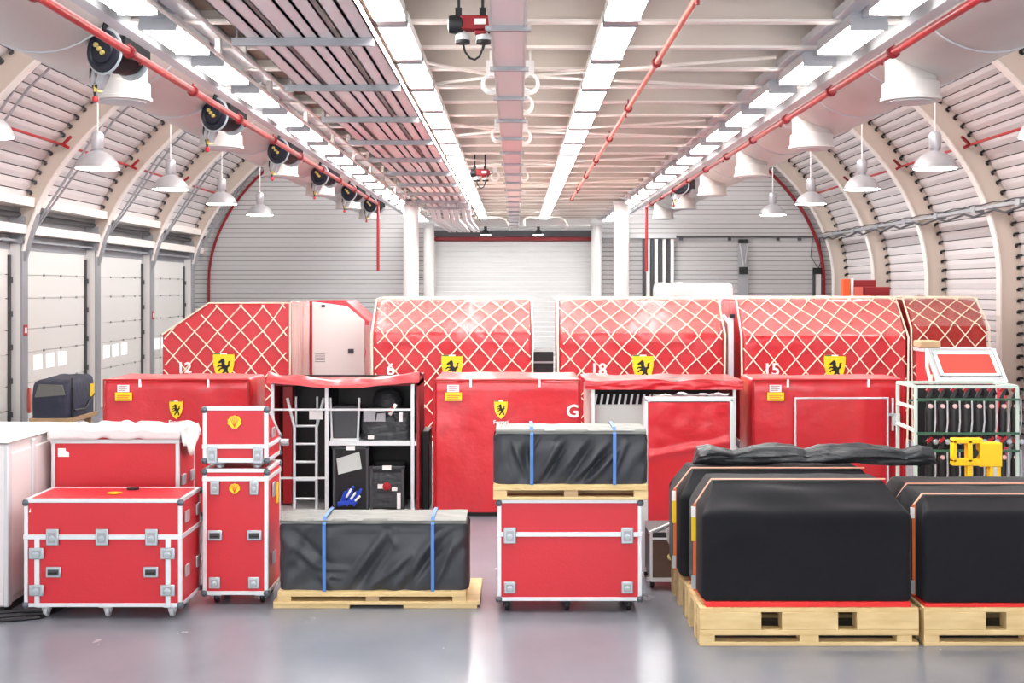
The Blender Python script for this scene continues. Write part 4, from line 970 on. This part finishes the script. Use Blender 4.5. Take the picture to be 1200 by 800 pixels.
# low wide case at the left front
yf = 10.05; zb, zt = .10, .948
t, xc = case('flight_case', 'wide low red flight case at the left front, with three latches', X(28, yf), X(213, yf), yf, .62, zb, zt, .65,
     [(X(62, yf), .65), (X(120, yf), .65), (X(178, yf), .65)], [(X(63, yf), Z(670, yf)), (X(177, yf), Z(670, yf))], (), (X(43.5, yf), X(197, yf)), (X(49, yf), X(122, yf), X(198, yf)), 'alu')
for px in (43.5, 197):
    for py in (648, 691): plate(t, 'latch', X(px, yf)-xc, Z(py, yf), .115, .09, -.01)
rx = X(213, yf)-xc
b = MB()
for (y, z) in ((.15, .79), (.5, .79), (.15, .36), (.5, .36)): b.box(rx-.002, rx+.012, y-.06, y+.06, z-.045, z+.045)
b.build_each('side_handle', 'steel', t, bevel=.004)
MB().prism([(X(29.5, yf)-xc+.03, Z(600, yf)), (X(33, yf)-xc+.02, Z(600, yf)), (X(33, yf)-xc+.02, Z(595, yf))], -.003, .0).build('sticker', 'labelwhite', t, smooth=0)
scal = MB(); scal.lathe([(0, .0), (.055, .0), (.06, .006), (0, .008)], 16, (X(133, 10.3)-xc, .28, zt)); scal.build('yellow_disc', 'yellow', t)
MB().lathe([(.03, 0), (.05, .0), (.05, .012), (.03, .012)], 16, (X(158, 10.6)-xc, .5, zt)).build('black_ring', 'black', t)
# taller case behind it with a white cloth over the lid
yf = 11.0; zt = Z(506, yf)
t, xc = case('flight_case', 'red flight case behind the wide low case, white cloth over its lid', X(60, yf), X(210, yf), yf, .55, .12, zt, Z(517, yf), (), (), (), None, (X(80, yf), X(190, yf)), 'steel', None, (.1, .13), .032)
MB().prism([(X(68, yf)-xc, Z(535, yf)), (X(81, yf)-xc, Z(535, yf)), (X(81, yf)-xc, Z(529.5, yf)), (X(77, yf)-xc, Z(528, yf)), (X(77, yf)-xc, Z(525, yf)), (X(68, yf)-xc, Z(525, yf))], -.004, .0).build('sticker', 'labelwhite', t, smooth=0)
rx = X(210, yf)-xc; b = MB()
for y in (.12, .4): b.box(rx-.002, rx+.02, y-.05, y+.05, .9, .99)
b.build_each('side_handle', 'steel', t, bevel=.004)
for x in (X(61, yf), X(208, yf)): MB().box(x-.03-xc, x+.03-xc, -.012, .02, Z(513, yf), Z(506, yf)).build('corner_plate', 'grey', t)
W = X(210, yf)-X(60, yf)
def cl(u, v):
    x = -W/2-.02+(W+.16)*u; y = -.035+.62*min(1, v*1.3); z = .006+.05*max(0, noise.noise((u*9, v*4, 2)))
    if v < .12: y = -.035; z -= .075*(1-v/.12)
    if u > .9: k = (u-.9)/.1; x = W/2+.012+.03*k+.02*noise.noise((v*6, u*3, 1)); z = .03-(.12+.15*math.exp(-((v-.35)/.2)**2))*k
    return (x, y, z)
o = MB().grid(cl, 60, 30).build('white_cloth', 'cloth', origin=(0,0,0)); o.location = ((X(60, yf)+X(210, yf))/2, yf, zt+.006)
sm = o.modifiers.new('thick', 'SOLIDIFY'); sm.thickness = .006; sm.offset = 1
tag(o, 'white cloth lying over the lid of the left rear flight case', 'cloth')
# stacked pair
yf = 10.5; x0, x1 = X(237.5, yf), X(314, yf)
t, xc = case('flight_case', 'tall upright red flight case under the small wedge case', x0, x1, yf, .57, .087, 1.123, Z(561, yf), [(X(252, yf), Z(571, yf)), (X(298, yf), Z(571, yf))], [(X(252, yf), Z(627, yf)), (X(298, yf), Z(627, yf))],
     [(X(251.5, yf), Z(682.5, yf)), (X(297.5, yf), Z(682.5, yf))], None, (X(251, yf), X(305, yf)), 'steel', None, (.075, .12), .032)
scallop(t, X(275, yf)-xc, -.004, Z(572, yf), .085)
rx = x1-xc; b = MB(); b.box(rx-.002, rx+.012, .18, .3, .86, .98); b.box(rx-.002, rx+.012, .18, .3, .3, .4); b.build_each('side_handle', 'steel', t, bevel=.004)
MB().box(rx-.002, rx+.006, .36, .44, .78, .95).build('side_label', 'yellow', t)
t, xc = case('flight_case', 'small wedge topped red flight case stacked on the tall upright case', x0, x1, yf, .57, 1.172, 1.634, Z(523, yf), [(X(249, yf), Z(533, yf)), (X(302.5, yf), Z(533, yf))], (), (), None, None, 'steel', 1.36, (.085, .14), .034)
scallop(t, X(275, yf)-xc, -.004, Z(494, yf), .11)
b = MB()
for px in (255, 299):
    for y in (.1, .46): b.lathe([(.06, 1.172), (.055, 1.15), (.035, 1.14), (.035, 1.123)], 14, (X(px, yf)-xc, y, 0))
b.build_each('stacking_foot', 'steel', t)
rx = x1-xc; b = MB(); b.box(rx-.002, rx+.012, .15, .27, 1.36, 1.44); b.build_each('side_handle', 'steel', t, bevel=.004)
MB().lathe([(.0, -.02), (.03, -.02), (.03, .05), (.0, .05)], 12, (rx+.03, .5, 1.28), 'x').build('side_catch', 'grey', t)
# centre case
yf = 10.25
t, xc = case('flight_case', 'red flight case in the centre carrying a pallet with a black bundle', X(583, yf), X(752, yf), yf, .7, .099, .912, Z(626, yf), [(X(597.5, yf), Z(627, yf)), (X(735, yf), Z(627, yf))], (),
     [(X(597.5, yf), Z(688, yf)), (X(735, yf), Z(688, yf))], None, (X(594, yf), X(665, yf), X(738, yf)), 'darkgrey', None, (.1, .13))
rx = X(752, yf)-xc

# ---- pallets and bundles
def pallet(name, lab, x0, x1, yf, dep, zb, h, heavy=False, boards=None, wide=None):
    xc = (x0+x1)/2; W = (x1-x0)/2; t = thing(name, (xc, yf, zb), lab, 'pallet')
    if heavy:
        z1, z2, z3, z4, z5 = .03, .078, .118, .245, h
        for y in (0, dep/2-.06, dep-.12):
            MB().box(-W, W, y, y+.12, 0, z1).build('skid_board', 'wood', t, bevel=.004)
            MB().box(-W, W, y, y+.12, z2, z3).build('middle_board', 'wood', t, bevel=.004)
        for x in (-W, -.28, W-.16):
            for y in (0, dep/2-.06, dep-.12):
                x_ = x if x != -.28 else -.07
                MB().box(x_, x_+(.11 if x != -.28 else .14), y, y+.12, z1, z2).build('low_block', 'wood', t, bevel=.003)
        for (xa, xb) in ((-W, -W+.45), (-.2, .21), (W-.45, W)):
            for y in (0, dep/2-.07, dep-.14): MB().box(xa, xb, y, y+.14, z3, z4).build('block', 'wood', t, bevel=.004)
        n = 9
        for k in range(n): y = dep*k/n; MB().box(-W, W, y+.006, y+dep/n-.006, z4, z5).build('deck_board', 'wood', t, bevel=.003)
        for k in range(5):
            for sx in (-1, 1):
                y = .2+k*(dep-.4)/4; xx = sx*W-(.1 if sx > 0 else 0); MB().box(xx, xx+.1, y, y+.12, 0, z4).build('side_block', 'wood', t, bevel=.004)
    else:
        Ww = wide or (-W, W); hb = h*.2; hm = h*.62
        if wide:
            hb = h*.42; hm = h*.7; MB().box(Ww[0], Ww[1], 0, dep, .03, hb).build('base_board', 'wood', t, bevel=.004); MB().box(Ww[0], Ww[0]+.62, .01, .12, 0, .03).build('skid_board', 'wood', t, bevel=.003); MB().box(Ww[1]-.62, Ww[1]-.02, .01, .12, 0, .03).build('skid_board', 'wood', t, bevel=.003)
            MB().box(Ww[0], Ww[1]-.02, dep-.12, dep-.01, 0, .03).build('skid_board', 'wood', t, bevel=.003)
        else:
            for y in (0, dep/2-.05, dep-.1): MB().box(Ww[0], Ww[1], y, y+.1, 0, hb).build('skid_board', 'wood', t, bevel=.003)
        for x in (-W, -.05, W-.11):
            for y in (.005, dep/2-.05, dep-.105): MB().box(x, x+.11, y, y+.1, hb, hm).build('block', 'wooddark' if x == -.05 else 'wood', t, bevel=.003)
        for y in (0, dep/2-.05, dep-.1): MB().box(-W, W, y, y+.1, hm, h*.8).build('stringer_board', 'wood', t, bevel=.003)
        for k in range(5): MB().box(-W+.001, W-.001, dep*k/5+.004, dep*(k+1)/5-.01, h*.8, h).build('deck_board', 'wood', t, bevel=.003)
    return t
def bundle(name, lab, x0, x1, yf, dep, zb, zt, folds, straps, seed, mm='wrapcloth', topm='greyfilm'):
    xc = (x0+x1)/2; t = thing(name, (xc, yf, zb), lab, 'bundle'); a, c = x0-xc, x1-xc; H = zt-zb
    R = ridges([(f[0], f[1], f[2], f[3], f[4]*.7, f[5]*1.9) for f in folds])
    def d(u, v):
        VF = H/(2*H+dep); q = v/VF
        if v < VF:
            k = max(0, min(1, (VF-v)/.07)); ph = 2*PI*(5.5*u-1.5*q+.9*noise.noise((u*3+seed, q*1.5, .4)))
            amp = .5+.9*noise.noise((u*2.4, q*1.2, seed*1.3))
            return k*(R(u, q)*.75+.014*max(0, amp)*math.sin(ph)+.02*noise.noise((u*4, q*2, seed+5)))
        return d2(u, v)
    def d2(u, v): return .008*noise.noise((u*8, v*8, seed))
    drape(MB(), a, c, [(.02, 0), (0, H*.5), (.01, H), (dep, H), (dep, 0)], 90, 70, d, .08, 0, 2, seed, wob=.012).build('black_wrapping', mm, t, smooth=80)
    def top(u, v):
        x = a+.02+(c-a-.04)*u; n = .008*noise.noise((u*9, v*5, seed))
        return (x, -.034+n, H-.014+.028*v/.2) if v < .2 else (x, -.005+(dep)*(v-.2)/.8, H+.02+n)
    MB().grid(top, 60, 16).build('top_sheet', topm, t, smooth=80)
    for px in straps:
        x = px-xc; b = MB()
        b.add([], []); w_ = .0135
        pts = [(-.03, 0), (-.045, H*.5), (-.045, H-.02), (0, H+.036), (dep, H+.036), (dep+.02, H), (dep+.02, 0)]
        for p, q in zip(pts, pts[1:]): b.bar((x, p[0], p[1]), (x, q[0], q[1]), w_*2 if abs(p[1]-q[1]) > .1 or True else w_, .006)
        b.build('strap', 'bluestrap', t, smooth=0)
    return t
yf = 10.4
pallet('wood_pallet', 'wooden pallet under the black bundle on the floor', X(325, yf), X(546, yf), yf, .85, 0, .14, False, None, (X(320, yf)-(X(325, yf)+X(546, yf))/2, X(562, yf)-(X(325, yf)+X(546, yf))/2))
bundle('wrapped_bundle', 'black wrapped bundle with blue straps on the floor pallet, left of centre', X(325, yf), X(549, yf), yf+.03, .44, .14, .705,
    [(.0,.85,.25,.25,.035,.03), (.05,.95,.3,.3,.03,-.02), (.22,.32,.38,.3,.03,.02), (.2,.22,.36,.18,.025,.02), (.36,.05,.58,.95,.035,.04), (.43,.05,.63,.9,.03,-.03), (.48,.02,.72,.6,.04,.03), (.62,.05,.86,.9,.035,.035), (.68,.05,.9,.8,.025,-.03),
     (.82,.05,.95,.85,.03,.03), (.0,.8,.12,.3,.03,.02), (.05,.9,.95,.88,.02,.015), (.58,.9,.62,.6,.02,.02), (.74,.5,.7,.1,.03,.02), (.28,.05,.22,.25,.03,.025)], (X(380, yf), X(507, yf)), 3)
zb = .912; yf = 10.22
pallet('wood_pallet', 'wooden pallet lying on the centre flight case', X(578, yf), X(759, yf), yf, .72, zb, .122)
bundle('wrapped_bundle', 'black wrapped bundle with blue straps on the raised pallet, in the centre', X(578, yf), X(760, yf), yf+.02, .44, zb+.122, Z(506, yf),
    [(.04,.9,.12,.1,.03,.02), (.12,.9,.22,.1,.03,.03), (.2,.9,.22,.3,.025,-.02), (.28,.05,.45,.95,.035,.035), (.33,.05,.5,.9,.025,-.03), (.4,.1,.62,.95,.04,.035), (.48,.05,.66,.85,.03,-.03), (.5,.02,.76,.9,.035,.04), (.56,.02,.78,.75,.025,-.035),
     (.62,.05,.84,.8,.03,.035), (.76,.1,.87,.9,.03,.03), (.24,.6,.3,.95,.02,.02)], (X(623, yf), X(720, yf)), 8)

# ---- right front: covered units on two heavy pallets
yf = 9.31; x0, x1 = X(820, yf), X(1077, yf)
pallet('heavy_pallet', 'heavy pale wooden pallet under the black covers, right of centre', x0, x1, yf, 1.72, 0, .276, True)
tag(MB().box(x0+.05, x1-.05, yf+.03, yf+1.6, .277, .312).build('base_sheet', 'redsheet', bevel=.004), 'red base sheet between the black covers and the pallet right of centre', 'sheet')
xB0 = X(1083, yf); xB1 = xB0+1.6
pallet('heavy_pallet', 'heavy pale wooden pallet at the right edge of the photo', xB0, xB1, yf, 1.72, 0, .276, True)
tag(MB().box(xB0+.02, xB1-.05, yf+.03, yf+1.6, .277, .30).build('base_sheet', 'redsheet', bevel=.004), 'red base sheet on the pallet at the right edge', 'sheet')
def unit(name, lab, x0, x1, yf, dep, zb, zc, zt, ch, sl, seed, fold=None, straps=True, pale=None, ycol=True):
    xc = (x0+x1)/2; a, c = x0-xc, x1-xc; t = thing(name, (xc, yf, zb), lab, 'covered equipment'); H = zt-zb; K = zc-zb
    R = ridges(fold) if fold else (lambda u, v: 0)
    nu, nv = 60, 90; prof = resample([(.012, 0), (0, K), (ch, H), (dep-.05, H), (dep, H-.1), (dep, 0)], nv)
    for _ in range(1): prof = [prof[0]]+[(prof[i-1]+prof[i]*2+prof[i+1])/4 for i in range(1, nv)]+[prof[-1]]
    b = MB(); vs = []
    for j in range(nv+1):
        for i in range(nu+1):
            u, v = i/nu, j/nv; p = prof[j]; ins = sl*max(0, (p.y-K)/(H-K))**1.0; xx = a+ins+(c-a-2*ins)*u
            e = min(u, 1-u)*(c-a); r = .03*(1-math.sqrt(max(0, 1-(1-min(1, e/.03))**2)))
            h = R(u, v)+.006*noise.noise((u*5+seed, v*8, 1.1)); cen = Vector((dep*.5, H*.4)); dr = (p-cen).normalized()
            q = p+dr*(h-r); vs.append((xx, q.x, q.y))
    fs = [(j*(nu+1)+i, j*(nu+1)+i+1, (j+1)*(nu+1)+i+1, (j+1)*(nu+1)+i) for j in range(nv) for i in range(nu)]
    fs.append(tuple(j*(nu+1) for j in range(nv+1))); fs.append(tuple(j*(nu+1)+nu for j in range(nv+1))[::-1])
    b.add(vs, fs); b.build('cover', 'feltcloth', t, smooth=50)
    if straps:
        y = ch*.95; w_ = .022
        b = MB(); b.bar((a+sl, y, H+.012), (c-sl, y, H+.012), w_, .008, up=(0,0,1))
        b.build('top_strap', 'peachstrap', t, smooth=0)
        s2 = MB(); s2.bar((a+sl, y, H+.01), (a-.012, y, K+.02), .008, w_, up=(0,1,0)); s2.build('corner_strap', 'peachstrap', t, smooth=0)
        s3 = MB(); s3.bar((a-.012, y, K+.02), (a-.012, y, .005), w_, .012, up=(0,1,0)); o = s3.build('side_strap', 'orangestrap', t, smooth=0)
        if ycol: MB().bar((a-.02, y, K-.08), (a-.02, y, K-.26), w_*1.4, .014, up=(0,1,0)).build('strap_label', 'yellow', o, smooth=0)
        MB().bar((a-.022, y, K-.0), (a-.022, y, K-.08), w_*1.4, .014, up=(0,1,0)).build('strap_tag', 'labelwhite', o, smooth=0)
        MB().bar((a-.02, y, .12), (a-.02, y, .02), .03, .02, up=(0,1,0)).build('ratchet', 'steel', o, smooth=0)
    return t
f1 = [(.07,.42,.98,.275,.03,.032), (.03,.29,.3,.285,.03,.03), (.3,.285,.98,.27,.03,.02), (.2,.39,.55,.37,.02,.015), (.45,.385,.9,.38,.02,.015), (.06,.2,.3,.23,.02,.012), (.5,.33,.85,.34,.03,-.02)]
unit('covered_equipment', 'front black felt covered unit with sloping top on the pallet right of centre', X(823, 9.36), X(1069, 9.36), 9.36, .75, .314, .954, 1.15, .33, .11, 1, f1)
unit('covered_equipment', 'rear black covered unit behind the front one, under the rolled cover', X(797, 10.15), X(1040, 10.15), 10.15, .75, .314, .96, 1.135, .25, .12, 2)
unit('covered_equipment', 'black felt covered unit cut by the right edge of the photo', X(1083, 9.36), X(1083, 9.36)+1.45, 9.36, .75, .302, .965, 1.055, .22, .05, 3, None, True, None, False)
unit('covered_equipment', 'rear black covered unit by the right edge, behind the front one', X(1062, 10.15), X(1062, 10.15)+1.55, 10.15, .72, .302, .9, 1.015, .2, .06, 4, None, True, None, False)
# long rolled cover lying on the rear unit
yr = 10.62; pts = []; rr = []
prof = [(812,545,.02), (817,541,.085), (830,541,.10), (845,545,.085), (858,547,.07), (880,544,.095), (905,541,.10), (930,541,.095), (942,544,.078), (960,541,.10), (990,541,.105), (1020,545,.10), (1045,549,.085), (1058,550,.07), (1075,549,.10), (1088,550,.09), (1095,552,.03)]
for i in range(len(prof)-1):
    for k in range(8):
        q = k/8; p0, p1 = prof[i], prof[i+1]; px = p0[0]+(p1[0]-p0[0])*q; r = p0[2]+(p1[2]-p0[2])*q
        pts.append((X(px, yr), yr+.02*math.sin(px*.05), 0)); rr.append(r)
b = MB(); n = 40; vs = []
for i, (p, r) in enumerate(zip(pts, rr)):
    for k in range(n):
        t_ = 2*PI*k/n; q = r*(1+.22*noise.noise((p[0]*4, math.cos(t_)*1.6, math.sin(t_)*1.6))+.13*math.sin(3*t_+p[0]*4)*abs(math.sin(2.5*t_-p[0]*2.2))-.12*abs(math.sin(4*t_+p[0]*3.1+2*noise.noise((p[0]*3, t_, 1))))+.06*noise.noise((p[0]*14, t_*5, 3)))
        zc = 1.142+.86*r; vs.append((p[0], p[1]+math.cos(t_)*q*1.5, zc+math.sin(t_)*q*.86))
N = len(pts); fs = [(i*n+k, i*n+(k+1) % n, (i+1)*n+(k+1) % n, (i+1)*n+k) for i in range(N-1) for k in range(n)]+[tuple(range(n)), tuple(range((N-1)*n, N*n))[::-1]]
b.add(vs, fs); tag(b.build('rolled_cover', 'rolled', smooth=80), 'long rolled black cover lying on top of the rear black unit', 'cover')
tag(MB().prism([(X(1016, 10.5), 1.0), (X(1036, 10.5), 1.0), (X(1030, 10.5), 1.085), (X(1017, 10.5), 1.10)], 11.0, 11.35).build('white_sack', 'labelwhite', bevel=.02), 'white sack corner behind the rolled black cover', 'sack') if False else None

# dark trolley between the centre case and the black covers
yt = 11.05; xc = X(778, yt); s = yt/FP; g = lambda px: X(px, yt)-xc; h = lambda py: Z(py, yt)
t = thing('trolley', (xc, yt, 0), 'dark trolley box with aluminium frame behind the centre flight case', 'trolley')
MB().box(g(765), g(810), .02, .6, h(678), h(632)).build('box_body', 'brownrecess', t, bevel=.01); MB().box(g(761), g(812), .05, .62, h(676), h(625)).build('dark_lining', 'black', t)
b = MB(); b.bar((g(763), 0, h(680)), (g(763), 0, h(624)), .022); b.bar((g(763), 0, h(631)), (g(812), 0, h(631)), .016); b.bar((g(761), .62, h(676)), (g(761), .62, h(620)), .022); b.bar((g(761), .0, h(624)), (g(812), .62, h(622)), .02); b.bar((g(763), 0, h(679)), (g(812), 0, h(679)), .03); b.build('frame', 'alu', t)
b = MB(); b.bar((g(757), .3, h(675)), (g(757), .3, h(580)), .04); b.bar((g(752), .45, h(675)), (g(752), .45, h(580)), .03); b.bar((g(757), .3, h(581)), (g(752), .45, h(581)), .03)
for py in (590, 604, 620, 640): b.bar((g(757), .3, h(py)), (g(752), .45, h(py)), .02)
b.bar((g(757), .3, h(676)), (g(770), .3, h(676)), .03); b.build('push_handle', 'alu', t)
for (px, y) in ((765, .05), (764, .5), (805, .05), (805, .5)): caster(t, g(px), y, h(679)-.0)
MB().lathe([(0, -.02), (.03, -.015), (.03, 0)], 12, (g(786), 0, h(652)), 'y').build('knob', 'brass', t)
b = MB(); b.prism([(g(781), h(618)), (g(797), h(612)), (g(800), h(640)), (g(790), h(648)), (g(781), h(632))], -.03, -.005); o = b.build('grey_pouch', 'greyboard', t, bevel=.008)

# ---- far left
yw = 10.2
t = thing('white_cabinet', (-4.06, yw, 0), 'white plastic covered cabinet at the left edge of the photo', 'cabinet')
MB().box(-1.1, -.01, 0, 1.6,   .06, 1.36).build('body', 'clad', t, bevel=.02)
b = MB(); b.box(-.02, .0, .1, .52, .12, 1.28); b.build('side_panel', 'clad', t, bevel=.01); b = MB(); b.box(-.02, .0, .6, 1.5, .12, 1.28); b.build('side_panel', 'clad', t, bevel=.01)
b = MB(); b.box(-.03, .012, .0, .08, .06, 1.36); b.box(-.03, .012, .53, .59, .06, 1.34); b.build_each('corner_post', 'lightgrey', t, bevel=.01)
b = MB(); b.grid(lambda u, v: (-1.12+1.14*u, -.02+1.64*v, 1.37+.012*noise.noise((u*4, v*4, 2))), 20, 24); b.build('top_cover', 'cloth', t)
MB().box(-1.08, -.03, .03, 1.57, 0, .06).build('plinth', 'black', t)
b = MB()
for q in range(3): b.tube([(-4.55+.1*k, 10.02+.05*q+.05*math.sin(k*.9+q), .015+.012*q) for k in range(9)]+[(-3.68+.03*q, 10.35+.1*q, .015)], .013, 6)
tag(b.build('floor_cables', 'black'), 'black cables on the floor by the white cabinet', 'cable')
yb = 21.5; xa, xb = X(35, yb), X(82, yb); xc = (xa+xb)/2
t = thing('equipment_bag', (xc, yb, .42), 'navy and black soft bag with pale window by the left doors', 'bag'); W = (xb-xa)/2; zt = Z(446, yb)-.42
drape(MB(), -W, W, [(.02, 0), (0, zt*.55), (.06, zt*.9), (.16, zt), (1.25, zt+.04), (1.3, zt*.8), (1.3, 0)], 24, 40, lambda u, v: .015*noise.noise((u*5, v*9, 1)), .1).build('bag_body', 'navycloth', t, smooth=70)
b = MB(); b.prism([(-W*.75, zt*.56), (W*.75, zt*.62), (W*.62, zt*.88), (-W*.55, zt*.9)], -.02, .03); b.build('pale_window', 'greyfilm', t)
b = MB(); b.tube([(W+.01, .1, .0), (W+.01, .08, zt*.8), (W-.05, .25, zt+.02)], .018, 6); b.tube([(W+.01, .2, .12), (W+.015, .7, .1), (W+.01, 1.2, zt*.5)], .018, 6); b.build('webbing', 'black', t)
MB().box(W, W+.012, 1.0, 1.2, zt*.45, zt*.8).build('side_label', 'yellow', t)
t2 = thing('bag_dolly', (xc, yb, 0), 'low wooden dolly under the navy bag by the left doors', 'dolly')
MB().box(-W-.02, W+.02, 0, 1.35, .34, .42).build('deck', 'wooddark', t2, bevel=.01)
for x in (-W+.1, W-.1):
    for y in (.12, 1.2):
        c = MB().box(x-.05, x+.05, y-.05, y+.05, .14, .34).build('leg', 'wooddark', t2); MB().lathe([(.02, -.02), (.07, -.02), (.07, .02), (.02, .02)], 14, (x, y, .07), 'x').build('wheel', 'black', t2)
